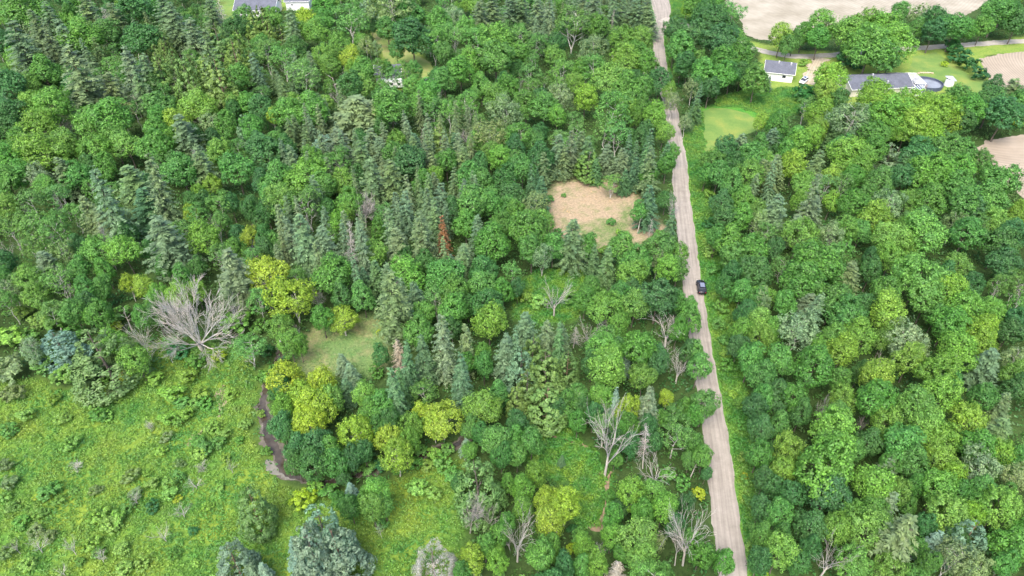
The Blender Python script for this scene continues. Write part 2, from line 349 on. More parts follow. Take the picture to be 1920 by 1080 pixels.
# ------------------------------------------------------------------ survey of the trees: "kind x y width [height]" per map sheet
# M mid green, D dark, L light, Y lime yellow broadleaf; G pale willow; B birch; P pine; T green spruce; S blue spruce; C cedar; R rusty dead conifer; F pale dead spruce
# dead: Xw wide, Xv vase, Xs snag, Xb bushy, Xp pole (x y = foot);  U shrub, with colour letter (Um Ul Uy Ud Ug)
SHEETS = {
(0, 0): """P 60 120 190 360;P 330 110 130 260;P 470 -20 150 220;P 600 20 140 240;Xs 690 270 110 210;P 890 -30 170 260;P 960 30 160 260;P 1060 110 150 240;P 1130 170 140;P 1170 0 140 230;
P 390 260 230 400;P 700 270 150 300;P 790 305 130 260;P 770 405 120 230;P 600 410 160 240;C 870 290 120 260;C 1010 300 150 280;C 1120 290 130 260;C 1200 320 170 320;C 1200 130 150 240;C 1300 220 130 220;C 1410 50 110 220;P 1410 300 110 240;
C 180 270 120 190;P 260 180 120 240;P 1010 650 190 260;P 1110 840 160 260;S 1370 640 110 190;P 710 940 220 240;P 810 880 150;P 330 890 140 220;P 520 950 170;G 210 1010 130;P 170 60 130 260;P 250 20 130 240;
M 130 60 230;L 30 90 120;D 740 60 210;M 850 20 120;L 450 210 210;L 380 150 120;M 600 190 150;D 800 230 190;G 210 150 100;D 50 490 170;L 180 480 110;L 190 600 140;Y 160 620 90;L 300 610 200;L 220 730 170;D 60 650 150;M 130 790 130;L 250 860 240;L 360 830 180;L 500 710 160;M 620 670 220;L 530 850 170;
M 640 790 150;M 590 940 120;L 720 830 150;M 880 600 150;M 900 670 120;L 1110 600 180;Y 1000 690 150;G 1180 710 110;L 1240 860 130;L 1320 590 90;M 1400 590 120;M 870 830 180;M 1020 970 200;M 1330 950 180;M 1270 700 130;M 1340 440 160;D 1330 160 130;M 80 900 180;M 40 1010 160;Y 1190 1050 90;M 240 400 160;D 20 700 140;L 90 350 110;
M 450 430 120;D 480 560 120;M 900 740 150;L 960 800 120;D 1080 760 120;M 430 990 140;M 120 990 150;D 20 250 150;M 1420 720 120;M 20 860 130;D 880 470 120;
Xb 1010 560 110 130;Xb 400 750 120 100;Xb 685 865 90 70;Xb 1140 710 90 80;Xs 1165 1060 90 200;Xp 660 300 60 140;Xp 1368 430 40 120;Xs 1270 160 60 180;Xs 200 265 60 130;Xp 800 660 50 120""",
(480, 0): """C 20 20 110 240;M -60 90 110;M 60 110 100;M 95 100 110;P 175 50 120 240;Y 290 110 110;L 240 180 110;D 220 275 120;L 330 180 140;M 380 40 130;L 420 30 90;M 390 120 110;B 530 130 210;L 470 250 120;B 60 310 150;B 150 340 130;L 380 320 120;L 420 380 110;B 280 430 190;Y 530 330 120;L 600 400 130;D 530 480 150;L 600 480 110;M 320 620 190;L 230 590 110;M 170 640 170;Y 95 660 70;D 30 610 130;
P 560 545 320 200;M 760 600 210;G 620 260 90;G 680 280 60;M 790 285 90;S 620 -60 90 210;G 760 50 220;M 860 70 160;D 880 210 220;M 740 170 130;M 1030 110 140;G 1110 90 110;P 1250 10 130 180;P 1330 -20 130 190;P 1420 -10 120 190;B 1000 240 150;B 1110 220 150;L 1180 160 110;B 1250 240 160;L 1340 220 180;M 1350 330 200;L 1200 350 130;M 1060 310 120;
M 1150 400 150;M 1060 450 120;M 970 520 140;L 880 500 110;L 940 590 140;M 890 400 90;B 690 400 110;B 770 450 100;B 840 420 110;M 740 390 70;L 720 520 90;B 1000 630 120;B 1090 640 130;B 1190 600 140;L 1350 550 140;M 1270 480 120;G 1400 640 160;G 1310 770 170;M 1420 480 120;
D 60 850 190;D 170 830 120;S 370 750 150 170;P 450 730 160 200;M 320 900 130;B 470 920 150;P 580 800 140 230;P 640 730 140 200;P 700 780 120 200;L 790 800 100;T 890 750 130 140;M 770 870 120;D 870 920 190;P 640 900 180 300;P 740 900 160 280;L 300 1000 200;M 380 1050 150;L 500 1020 120;D 570 1000 100;C 1030 720 150 170;T 1110 750 100 150;
P 990 860 90 190;M 1070 910 120;P 1160 830 110 190;P 1000 975 90 160;M 950 1030 120;M 1190 1000 150;M 1270 1020 120;L 1370 900 120;D 1250 930 110;D 1400 1000 130;M 1420 790 110;M 130 1010 190;D 40 1020 130;M 20 250 100;D 700 560 90;L 1240 800 100;
Xp 530 460 70 70;Xv 500 455 110 80;Xv 465 600 110 80;Xp 460 540 60 100;Xs 945 850 70 130;Xv 1185 830 120 110;Xv 1195 650 70 60;Xv 650 340 60 110;Xb 1040 560 70 80;Xp 940 720 40 90""",
(960, 0): """P 50 -30 130 190;P 150 -10 110 200;P 210 -20 90 220;P 20 -10 90 180;G 320 30 110;P 465 -40 120 180;P 400 -20 110 170;P 570 -30 100 220;P 620 -20 90 200;P 700 0 120 190;P 760 -10 120 200;P 790 60 110 150;P 670 40 90 150;M 270 40 90;B 340 150 190;M 480 160 140;B 40 220 140;B 130 270 130;M 30 310 120;D 250 260 130;L 240 320 110;B 270 420 140;G 460 280 140;B 460 390 150;
L 640 330 160;L 620 220 130;L 720 230 120;M 690 290 100;M 760 370 130;D 830 460 130;L 550 450 170;M 640 480 160;M 730 490 120;L 380 390 90;L 350 480 90;Y 410 560 130;G 260 560 150;B 100 430 120;M 80 590 140;M 180 600 150;L 250 660 100;B 560 640 230;L 640 620 120;M 730 600 110;L 800 650 130;L 880 520 80;G 900 580 80;L 850 745 100;G 975 690 65;
D 1090 70 150;D 1140 130 190;D 920 170 130;M 960 260 150;D 1040 200 160;D 1170 230 180;B 1240 90 120;B 1260 230 110;M 1190 340 150;M 1290 290 140;D 990 370 140;M 1080 420 160;M 1170 430 150;D 1230 420 120;D 1040 490 90;G 1010 510 80;M 1370 450 150;M 910 280 100;M 950 380 80;D 1110 500 110;D 1290 410 100;S 1450 430 60 90;T 1045 560 90 130;T 1000 640 70 90;Y 985 50 60;M 1040 30 130;M 1110 -10 130;M 920 110 80;
B 50 770 150;M 120 800 110;D 20 830 120;D 150 880 160;M 60 960 150;T 130 940 80 140;P 180 860 110 180;P 260 760 120 220;P 340 740 90 230;T 430 780 140 180;C 430 840 140 160;P 300 830 100 170;P 390 740 100 180;B 520 750 130;B 590 760 140;P 540 820 120 160;P 620 840 120 170;T 700 890 100 170;D 720 790 120;P 795 835 120 260;M 770 990 100;T 880 800 90 150;M 870 930 95;M 895 860 75;B 560 1040 120 120;T 480 900 90 130;D 660 790 90;D 760 740 90;T 640 960 90 130;
M 1130 910 120;D 1200 840 140;P 1300 760 130 190;M 1340 880 140;M 1160 980 130;D 1260 930 120;L 1330 980 150;M 1400 830 120;Y 1390 690 80;M 1240 1020 120;P 1410 900 120 180;M 1090 980 90;
Xv 740 600 90 60;Xv 810 605 50 40;Xp 560 395 40 90;Xv 45 560 70 130;Xv 1245 310 110 100;Xs 600 190 60 150;Xp 680 180 50 110;Xv 900 600 70 60;Xs 545 230 40 170""",
(1440, 0): """Y 75 210 120;M 150 220 90;M 200 190 110;M 110 260 90;L 300 150 150;M 290 220 130;L 450 190 190;L 560 160 200;L 660 180 220;L 720 250 200;L 580 260 230;M 650 320 180;M 740 70 100;G 850 90 120;M 830 160 100;D 950 110 140;D 930 180 130;M 1050 160 150;M 1110 170 100;M 1210 150 110;M 1290 70 170;M 1330 50 120;D 1400 130 130;D 1370 60 110;M 450 260 110;
Ud 1030 260 110;Ud 1080 320 120;Ud 1130 370 120;Ud 1190 420 110;Ud 1050 290 100;Uy 990 362 42;Uy 700 610 60;Y 340 440 165;Y 320 520 120;Y 290 630 150;Y 270 740 100;Ud 200 540 140;Ud 220 620 120;D 400 560 100;Ud 440 340 140;Ud 490 370 110;M 350 700 90;Um 290 470 90;Ul 200 355 60;
Y 600 530 170;Y 570 600 150;Y 660 600 150;L 700 650 200;Y 830 620 190;Y 950 640 190;Y 860 700 200;L 780 730 150;Y 900 760 150;Y 1010 690 120;M 1075 560 160;M 1120 620 170;D 1270 480 90;D 1260 580 170;D 1330 640 200;M 1400 600 120;P 1400 440 160 200;D 1390 560 120;Uy 1400 700 80;D 1100 700 120;L 760 570 110;D 560 650 110;
G 450 680 220;T 400 700 180 140;M 590 770 160;L 680 740 110;S 710 810 140 160;L 450 870 200;M 420 840 150;L 510 930 160;M 600 850 140;T 790 850 120 170;D 850 870 170;M 990 850 180;M 1080 870 150;M 900 960 200;M 1030 970 200;M 1080 1050 150;M 1190 900 100;M 1310 1020 180;Xb 1210 1040 80 90;M 160 790 130;M 50 700 130;P 40 730 130 200;L 180 820 140;Y 150 930 140;P 290 850 120 200;P 60 880 130 190;Y 360 1000 110;P 280 980 120;M 620 1030 170;L 200 1040 120;M 470 1010 130;B 420 1050 110;D 30 820 110;L 250 780 110;D 740 1000 130;M 1240 980 110;M 110 860 110;D 540 700 110;Xv 410 1060 70 80""",
(0, 360): """B 60 210 150;B 180 80 150;B 200 200 160;B 340 40 130;B 320 230 170;L 40 100 130;P 480 30 140 230;P 540 90 130 210;P 600 20 120 200;T 790 -10 240 220;L 630 130 110;G 640 200 80;Xb 655 435 120 240;D 720 220 110;L 540 340 150;L 700 330 160;P 880 145 250 330;B 1040 250 150;L 1150 260 170;M 1080 60 100;Y 1080 130 80;D 1150 60 100;B 1240 80 120;M 1250 170 110;D 1300 70 100;D 1400 110 110;M 1330 330 120;Y 1410 250 90;
P 1270 330 220 330;P 230 340 160 180;G 350 350 130;L 180 500 150;L 200 590 130;G 60 560 130;B 350 510 180;M 490 560 140;M 570 550 110;Y 720 520 80;Y 810 540 110;L 890 590 100;L 880 645 100;L 1010 590 130;D 1100 430 100;M 1030 480 110;M 590 440 100;D 440 300 90;Ul 130 680 110;Ul 220 730 120;Um 320 730 150;M 420 690 140;M 560 700 150;Um 680 690 120;M 790 700 100;D 490 640 100;Uy 650 760 90;D 30 400 120;M 20 480 90;M 440 430 110;
Xw 1140 890 430 225;Xv 855 945 120 230;Xp 745 780 50 110;S 290 790 190 170;G 180 900 100;K 500 790 290 290;L 650 840 130;L 770 950 140;Ul 50 830 180;Ug 60 1000 200;Um 260 960 170;Um 1330 740 180;Um 1410 640 110;Uy 1230 930 90;Um 1100 960 130;Ud 1000 900 120;Um 1380 850 120;Ul 600 1050 80;Uy 710 1040 90;Ul 870 1050 110;Ul 1060 1040 130;Um 960 860 110;Um 420 800 140;Ul 350 1040 140;M 920 420 90;Xv 1080 430 90 180;Xv 130 355 50 90;Xv 85 400 70 120;Xv 900 120 80 80;Xs 310 300 70 130;Xs 375 165 60 150;Xs 170 170 70 110;Xv 1260 320 70 170;Xs 425 600 50 100;D 880 700 120;Um 160 820 120;Xb 180 910 90 80""",
(480, 360): """L 140 60 160;D 60 110 110;B 290 80 180;M 520 60 140;P 235 130 170 350;P 370 200 160 250;L 460 170 100;L 520 120 80;Xs 555 495 100 310;P 570 175 120 320;Xb 620 200 150 190;Xs 700 100 80 180;P 745 90 110 300;M 690 210 90;P 790 210 160 220;L 660 350 130;P 830 0 110 240;P 780 10 90 220;P 955 -10 100 260;P 1030 -40 110 230;P 925 130 150 310;P 990 60 110 260;R 1050 140 95 240;P 1170 300 140 160;S 1090 355 90 90;M 1220 70 190;D 1110 100 120;M 1320 70 140;M 1330 280 220;M 1180 180 130;M 1420 90 110;D 1280 450 160;M 1270 530 160;
L 850 470 190;P 740 450 220 400;P 880 510 130 240;T 660 390 140 190;M 430 480 220;Xb 360 660 120 130;Xb 510 610 70 80;D 480 580 120;M 600 590 130;M 370 710 120;Y 60 460 190;Y 210 600 235 230;Y 490 725 150 140;M 1060 480 200;M 1120 570 170;B 1010 620 150;L 940 700 110;M 1100 680 180;D 1300 640 180;L 1310 730 190;M 910 790 160;P 1040 690 140 380;P 1180 755 120 270;T 940 830 160 250;P 1400 810 150 250;L 1260 910 100;M 1280 980 110;
F 790 840 115 170;T 760 990 150;S 480 910 100 120;S 520 970 120 120;Y 380 1070 150;Y 160 1060 190;L 190 860 120;L 240 860 90;Um 680 1010 100;T 1130 990 90 140;D 700 920 90;D 950 400 110;M 1200 960 90;D 830 350 80;D 1100 770 110;D 60 330 110;M 90 30 120;D 30 220 110;M 100 300 100;Um 70 640 130;Um 30 760 120;Ud 60 900 120;Um 110 1000 90;Um 60 1050 120;D 140 550 100;Um 170 720 90;T 860 620 120 200;D 1190 630 120;M 1390 180 120;T 600 430 100 160;M 1390 560 110;D 400 90 90;Xs 375 130 50 80;Xv 270 490 70 70;Xv 100 680 50 80;Xv 250 840 50 90;Ud 150 960 80;Uy 690 790 35""",
(960, 360): """M 30 110 110;G 130 80 130;M 90 210 210;M 110 330 150;M 230 310 130;P 340 165 170 270;M 430 310 110;T 465 305 90 160;T 560 265 80 110;M 620 320 170;M 830 320 170;M 690 400 170;T 790 -30 150 230;M 720 110 90;Xs 768 265 50 110;Xv 880 265 80 260;Xp 705 230 30 110;L 935 350 100;M 935 430 110;L 860 440 120;G 820 380 110;D 820 590 210;L 680 470 150;M 630 590 150;D 660 540 100;L 530 650 160;Xb 540 670 80 110;L 600 760 110;L 690 640 140;Xv 235 700 170 200;
M 410 610 120;Um 330 600 110;Xv 430 870 150 150;Xv 860 870 180 160;Xv 920 1075 150 150;M 1000 700 130;M 930 620 110;M 1000 650 90;M 1030 910 100;D 990 900 110;M 1050 990 130;M 720 880 190;L 520 880 170;C 120 800 130 190;C 200 900 200 230;C 320 890 130 190;P 200 730 120 200;P 280 740 100 190;P 80 680 130 180;S 50 890 150 240;L 530 990 210;L 740 1040 130;Xs 345 880 70 120;Xs 525 800 50 110;Um 500 560 90;D 30 540 80;Ul 150 620 120;Ul 60 590 120;S 650 900 90 140;T 270 740 90;D 450 960 110;D 820 960 110;Um 210 40 60;Um 290 20 35;Um 260 230 70;Ul 330 260 80;Um 560 170 60;Ul 600 230 50;Um 830 240 70;Ul 520 330 70;Xv 840 950 130 100;Xb 270 920 90 70;M 930 780 100;D 590 880 110;T 20 780 110;M 440 540 110;Um 470 600 100;G 170 370 110;G 380 340 80;
D 1180 60 120;M 1300 50 130;D 1200 150 130;M 1280 150 140;G 1380 190 110;Xb 1370 240 110 70;L 1370 120 110;M 1150 260 120;M 1230 270 150;M 1360 330 160;M 1230 370 140;Ul 1110 340 90;Um 1130 440 80;D 1330 450 130;D 1400 460 150;M 1290 560 130;M 1380 610 110;D 1190 540 100;G 1400 620 110;D 1320 680 130;L 1390 720 150;M 1290 780 120;L 1390 830 140;M 1340 950 160;D 1270 880 110;M 1410 1030 150;Um 1190 840 90;Um 1160 750 90;Um 1220 980 110;Um 1180 650 100;Ud 1120 180 90;Ul 1110 20 80;Ul 1200 920 80;D 1230 460 110""",
(1440, 360): """P 60 20 160 220;L 190 60 100;P 265 20 130 190;Y 355 60 90;M 480 80 160;G 680 70 160;M 560 30 110;L 780 70 110;M 900 50 180;M 1120 60 180;M 1230 50 190;D 1160 110 140;Y 1410 110 90;Y 600 150 170;L 180 240 170;P 170 130 130 170;L 430 220 120;G 360 260 120;Xb 360 310 110 110;Xv 190 330 110 120;M 520 230 110;L 680 280 170;L 870 240 230;L 770 200 120;L 690 380 130;L 810 310 120;M 1110 240 180;G 1050 180 120;L 1270 170 130;D 1300 290 180;D 1380 240 140;D 1330 400 150;B 1410 530 140;L 1060 420 130;D 1140 530 120;
M 250 400 250;M 190 500 210;M 330 380 150;D 30 320 100;P 480 400 150 200;D 580 450 120;M 660 560 150;L 850 490 230;Y 1010 570 170;L 900 600 180;Y 680 680 190;L 1100 640 170;M 1010 740 180;Y 1200 780 160;L 1260 700 120;D 1390 720 150;D 1350 800 130;M 370 610 180;M 440 690 190;D 520 640 110;P 240 580 150 160;G 160 790 200;L 260 880 100;Y 510 810 170;Y 420 900 150;M 260 970 220;M 60 960 160;L 30 770 120;G 770 830 200;L 650 830 110;Y 800 950 150;L 960 1020 180;G 840 890 110;L 1060 880 200;Y 1200 860 130;M 1010 1050 120;P 1280 900 190 200;G 1390 950 130;Xv 610 1010 100 110;D 520 1000 100;M 400 1050 120;D 990 460 110;M 100 640 130;D 570 370 90;M 940 700 110;D 880 150 100;M 400 480 110;L 770 460 110;Xv 1370 690 80 170;Xv 1000 480 50 60;Xv 150 690 70 60""",
(0, 720): """Ul 1050 170 110;Ul 1010 210 90;Ul 1080 120 80;Ul 980 60 150;Um 1020 110 100;Ug 640 40 80;Um 40 270 110;Um 300 590 110;Uy 210 640 50;Ul 410 605 50;Ul 960 620 110;Ud 860 690 90;Ul 1270 280 80;Um 1160 360 120;Ul 620 800 130;Um 120 780 100;Uy 455 930 50;Um 450 1000 70;Ul 700 1040 110;K 1370 590 170 230;S 1260 890 190 230;S 1390 985 140 140;Ug 60 560 110;Ul 600 180 80;Ul 640 90 70;Ul 1330 140 50;Ul 300 90 90;Ul 350 200 90;Ul 30 640 80;Ug 200 830 90;Ug 740 520 110;Ul 830 500 60;Ug 540 600 80;Ul 1170 690 70;Ud 1090 830 70;Um 980 960 80;Ug 40 950 110;Ug 80 60 140;Ul 1240 580 60;Ug 1010 450 70;Ul 1100 1010 60;Um 720 700 80;
Ul 230 730 90;Ul 560 740 120;Ul 660 760 110;Ug 760 620 90;Ul 690 930 100;Ul 520 900 110;Ul 860 560 90;Ul 400 340 110;Ul 520 120 100;Ul 440 60 100;Um 560 180 110;Ul 900 380 90;Ug 940 300 80;Ul 150 180 110;Ug 30 460 100;Um 560 950 90;Ul 1190 250 90;Um 1230 330 100;Ul 1120 400 110;Um 1120 330 90;Ul 950 200 120;Ul 1130 60 110;Um 1150 110 90;Ul 330 660 80;Ul 60 700 90;Um 260 620 100;Ul 800 1010 90;Ul 160 1020 100;Ug 280 860 90;Um 1000 530 90;Ul 960 560 110;Uy 1000 650 60;Ul 1300 60 90;Ul 1380 230 80;Um 1350 320 60;Ul 1270 420 70;
Xv 940 890 90 70;Xv 775 675 70 50;Xv 1040 750 90 50;Xv 430 960 70 70;Xv 240 950 90 70;Xv 585 1005 70 50;Xv 1310 500 60 60;Xb 850 260 60 50;Xb 440 490 80 40;Xv 370 1080 60 50;Xv 120 960 50 70;Xv 1110 590 80 50;Xb 1150 480 80 40;Xb 670 50 70 40""",
(480, 720): """Y 260 70 150;Y 340 130 200;Y 300 230 170;L 400 90 140;Y 400 40 90;D 140 30 150;L 150 150 130;D 140 230 130;D 180 280 90;Y 550 270 170;L 620 60 130;M 710 120 160;M 640 160 130;T 500 -20 130 130;D 240 360 150;D 340 350 170;M 430 370 140;D 230 450 120;D 330 460 170;M 450 450 140;D 540 420 120;D 610 390 110;M 670 240 100;D 760 200 120;Y 790 400 170;Y 750 310 130;L 870 230 130;Y 940 170 110;Y 1050 200 190 190;Y 1000 230 110;L 860 320 110;Um 930 375 90;L 1260 130 200;M 1360 60 120;M 1210 250 110;M 1350 320 150;D 1270 290 110;S 1180 310 90 90;L 1200 380 90;D 1380 400 120;Um 1050 450 130;Ul 960 460 100;Ul 900 590 150;Um 1110 510 110;Ul 1000 620 110;
K 1250 430 240 270;Xb 1205 840 140 210;Xv 1310 830 110 120;M 1420 560 90;Uy 270 650 150;Um 420 610 130;Ug 530 660 110;D 530 690 110;S 520 560 110 110;L 680 610 140;L 650 710 120;M 720 680 100;M 620 640 100;S 330 690 230 330;S 250 800 220;S 440 820 240 270;S 350 860 210 220;S 190 860 150 200;F 990 940 220 200;Y 1220 980 130;L 1350 920 90;M 1290 910 110;M 1410 800 110;L 1360 1010 110;Xv 1430 940 90 120;S 20 1010 120 110;Um 640 470 100;Um 800 480 90;Um 900 450 110;Ul 1000 400 100;Um 560 485 90;Ud 700 460 90;Um 1080 370 90;Um 470 510 90;Um 60 380 70;Ul 30 170 60;M 1370 850 110;Um 710 790 80;M 470 650 90;Ul 330 590 110;D 1140 560 90;M 1210 650 90;M 1170 1060 110;D 490 520 80;Uy 480 500 80;Xv 45 290 50 60;Xv 710 870 40 90""",
(960, 720): """C 200 20 220 200;M 300 110 130;M 380 80 130;G 370 110 90;Xb 385 200 60 80;L 470 70 110;L 540 110 100;Y 650 150 130;M 660 230 120;P 780 10 130 260;Y 870 80 80;L 840 200 80;B 900 190 110;M 960 140 100;M 1080 120 150;M 1030 170 100;B 920 290 180;B 520 240 140;Xv 520 520 240 320;M 610 270 90;Xs 735 475 110 200;Xv 790 580 200 130;D 800 310 110;M 1080 410 100;M 1000 430 90;Xp 1000 535 40 90;Um 870 520 110;Uy 1050 620 90;L 660 610 140;L 800 610 130 150;L 850 700 150;M 740 720 130;D 980 680 100;Xv 670 680 100 80;M 570 750 110;L 560 860 110;L 700 890 200;L 730 1010 150;Xv 960 1020 190 300;Xv 915 1020 110 190;F 600 1010 130 110;M 1060 960 140;M 1190 1000 120;M 860 1070 110;G 820 900 90;
Y 190 650 120;Y 300 690 150;Y 210 760 160;Y 260 740 120;Uy 340 930 90;Um 380 850 100;L 60 600 120;L 130 510 110;M 110 330 130;M 30 400 100;M 20 300 110;M 150 970 160;M 230 920 110;Xv 30 1000 170 260;L 480 1010 120;D 300 1020 110;Xb 480 960 110 40;T 280 400 50 60;Ud 340 820 70;D 400 130 100;D 460 170 110;M 370 210 100;D 250 140 110;Um 550 640 90;L 400 920 110;M 380 1010 110;D 760 230 90;M 1010 330 100;D 1090 510 70;Um 960 560 100;D 930 800 100;M 1010 880 110;D 610 700 90;M 620 960 100;D 580 330 100;D 660 340 110;M 580 420 90;D 30 220 130;Ug 90 270 90;S 590 20 90;L 60 700 110;
M 1430 80 120;D 1370 130 120;D 1400 260 130;M 1390 400 130;D 1420 540 120;D 1400 700 120;M 1410 850 120;D 1390 1000 120;Um 1280 110 80;Um 1300 240 80;Ul 1300 410 70;Um 1320 540 80;Uy 1310 520 50;Um 1330 660 80;Um 1350 800 80;Ul 1340 920 70;Uy 1420 1060 50;Um 1360 330 90;Ul 1240 60 60""",
(1440, 720): """D 50 60 150;M 130 80 150;M 60 230 130;D 190 160 120;Xb 270 220 90 150;L 420 90 130;M 590 90 220;M 380 180 140;L 370 260 220;Xv 500 290 70 110;L 650 220 170;L 830 120 200;L 960 70 200;Y 1120 200 170;M 1200 80 150;D 1400 30 130;P 1350 50 130 180;P 1340 200 190 200;L 870 230 190;Y 960 310 170;M 740 340 200;Y 110 370 140;Y 90 500 130;M 340 460 300 330;D 340 610 230;D 120 620 130;P 690 420 130 140;L 590 560 220;L 720 600 120;M 810 430 160;Y 970 430 150;M 1160 350 180;Y 1310 390 130;G 1190 480 190;M 1380 430 120;G 1380 540 130;Y 1050 530 120;L 960 590 180;M 1200 600 150;M 830 570 110;M 1080 620 110;M 600 740 190;
D 230 800 170;L 380 830 160;L 560 840 210;L 980 720 190;M 1130 700 110;Y 1150 750 110;L 1300 700 200;M 1320 630 110;M 60 730 150;D 70 850 120;L 60 960 160;Xv 255 725 80 130;P 790 740 250 300;P 700 620 130 170;S 1190 780 180 220;S 970 840 160 150;M 900 1010 110;D 160 1020 130;Xv 290 1090 180 190;L 480 1000 160;L 680 1050 150;G 1040 980 170;G 1160 1040 150;M 1360 900 190;M 1330 1010 120;M 1410 820 120;D 1060 880 110;D 560 330 140;M 670 460 100;D 240 920 110;M 480 380 110;M 620 660 110;M 790 690 90;D 880 800 110;D 760 640 90;M 1260 510 90;D 20 370 90;D 20 580 110;M 840 920 100;L 450 720 120;M 1050 790 110""",
}
# ------------------------------------------------------------------ open ground (survey marks at ground level)
O_MEADOW = [(-200, 740), (60, 712), (120, 735), (215, 722), (330, 700), (440, 705), (474, 745), (470, 800), (492, 870), (535, 915), (640, 935), (720, 905), (790, 880), (860, 862), (872, 905), (858, 960), (870, 1020), (880, 1120), (-200, 1300)]
O_WILLOW = [(235, 648), (300, 640), (470, 650), (478, 740), (440, 705), (330, 700), (235, 715)]
O_GRASS = [(560, 668), (566, 636), (592, 612), (640, 596), (700, 590), (728, 612), (735, 660), (728, 690), (690, 706), (640, 706), (600, 712), (570, 716)]
O_TAN = [(1022, 372), (1038, 342), (1080, 330), (1150, 334), (1192, 348), (1204, 395), (1250, 428), (1246, 450), (1190, 466), (1150, 462), (1120, 470), (1060, 452), (1022, 425)]
O_WEED = [(962, 560), (975, 528), (1010, 508), (1080, 500), (1130, 512), (1128, 560), (1080, 596), (1020, 612), (962, 600)]
O_TRAIL = [(985, 818), (1015, 800), (1070, 806), (1110, 842), (1148, 884), (1146, 940), (1130, 992), (1080, 990), (1068, 905), (1010, 890), (985, 860)]
O_ROAD = [(1272, 270), (1290, 235), (1318, 210), (1322, 310), (1342, 420), (1372, 520), (1392, 640), (1402, 760), (1420, 900), (1436, 1090), (1360, 1090), (1328, 850), (1304, 640), (1296, 560), (1278, 430), (1266, 360)]
O_NROAD = [(1205, -60), (1262, -60), (1290, 25), (1330, 0), (1320, 60), (1246, 52), (1258, 140), (1262, 170), (1240, 165), (1228, 60)]
O_LAWN = [(1312, 204), (1345, 196), (1400, 170), (1500, 164), (1520, 185), (1500, 210), (1460, 225), (1430, 240), (1390, 254), (1340, 290), (1316, 288)]
O_FIELD = [(1345, -80), (1870, -80), (1850, 0), (1820, 45), (1680, 35), (1500, 60), (1450, 80), (1395, 72), (1385, 30)]
O_FIELD_E = [(1838, 108), (1980, 92), (1980, 150), (1925, 165), (1880, 168), (1852, 150)]
O_FIELD_SE = [(1818, 285), (1850, 262), (1990, 236), (1990, 350), (1925, 372), (1880, 340), (1830, 330)]
O_DRIVE = [(1395, 75), (1500, 95), (1600, 98), (1700, 86), (1800, 86), (1940, 66), (1940, 98), (1850, 104), (1860, 148), (1850, 200), (1810, 215), (1790, 170), (1700, 190), (1580, 200), (1520, 165), (1420, 168), (1425, 100)]
O_YARD = [(685, 48), (730, 55), (790, 100), (812, 128), (800, 158), (765, 168), (708, 168), (708, 130), (715, 90)]
O_NW = [(405, -40), (600, -40), (590, 12), (512, 24), (450, 26), (446, 38), (418, 36), (408, 10)]
O_CREEK = [(486, 700), (512, 690), (500, 740), (498, 790), (520, 830), (534, 860), (520, 880), (495, 830), (486, 770)]
OPEN = [O_MEADOW, O_WILLOW, O_GRASS, O_TAN, O_WEED, O_TRAIL, O_ROAD, O_NROAD, O_LAWN, O_FIELD, O_FIELD_E, O_FIELD_SE, O_DRIVE, O_YARD, O_NW, O_CREEK]
def inside(poly, x, y):
    c = False; n = len(poly); j = n - 1
    for i in range(n):
        xi, yi = poly[i]; xj, yj = poly[j]
        if (yi > y) != (yj > y) and x < (xj - xi) * (y - yi) / (yj - yi) + xi: c = not c
        j = i
    return c
def is_open(x, y): return any(inside(p, x, y) for p in OPEN)
def ground_poly(poly): return np.array([[*at(x, max(y, -200)).xy] for x, y in poly])
def sdist(P, poly):
    """signed distance of the points P to a polygon on the ground, negative inside"""
    A = poly; B = np.roll(poly, -1, 0)
    best = np.full(len(P), 1e9); c = np.zeros(len(P), bool)
    for a, b in zip(A, B):
        ab = b - a; t = np.clip(((P - a) @ ab) / (ab @ ab), 0, 1)
        best = np.minimum(best, np.linalg.norm(P - (a + t[:, None] * ab), axis=1))
        cond = (a[1] > P[:, 1]) != (b[1] > P[:, 1])
        with np.errstate(divide='ignore', invalid='ignore'):
            xx = (b[0] - a[0]) * (P[:, 1] - a[1]) / (b[1] - a[1]) + a[0]
        c ^= cond & (P[:, 0] < xx)
    return np.where(c, -best, best)
def wob(P, s, seed=0):
    """cheap smooth noise, -1..1"""
    r = np.random.default_rng(seed); v = 0
    for k in range(5):
        a = r.random() * 6.28; f = s * (1.0 + .55 * k); ph = r.random(2) * 6.28
        v = v + np.sin(P[:, 0] * math.cos(a) * f + P[:, 1] * math.sin(a) * f + ph[0] + 1.7 * np.sin(P[:, 0] * f * .7 * math.sin(a) - P[:, 1] * f * .6 + ph[1])) / (1 + .4 * k)
    return v / 3
# ------------------------------------------------------------------ object helpers
def link(name, data=None, parent=None, loc=None):
    o = bpy.data.objects.new(name, data); col.objects.link(o)
    if parent: o.parent = parent
    if loc is not None: o.location = loc
    return o
def tag(o, label=None, cat=None, group=None, kind=None):
    if label: o['label'] = label
    if cat: o['category'] = cat
    if group: o['group'] = group
    if kind: o['kind'] = kind
    return o

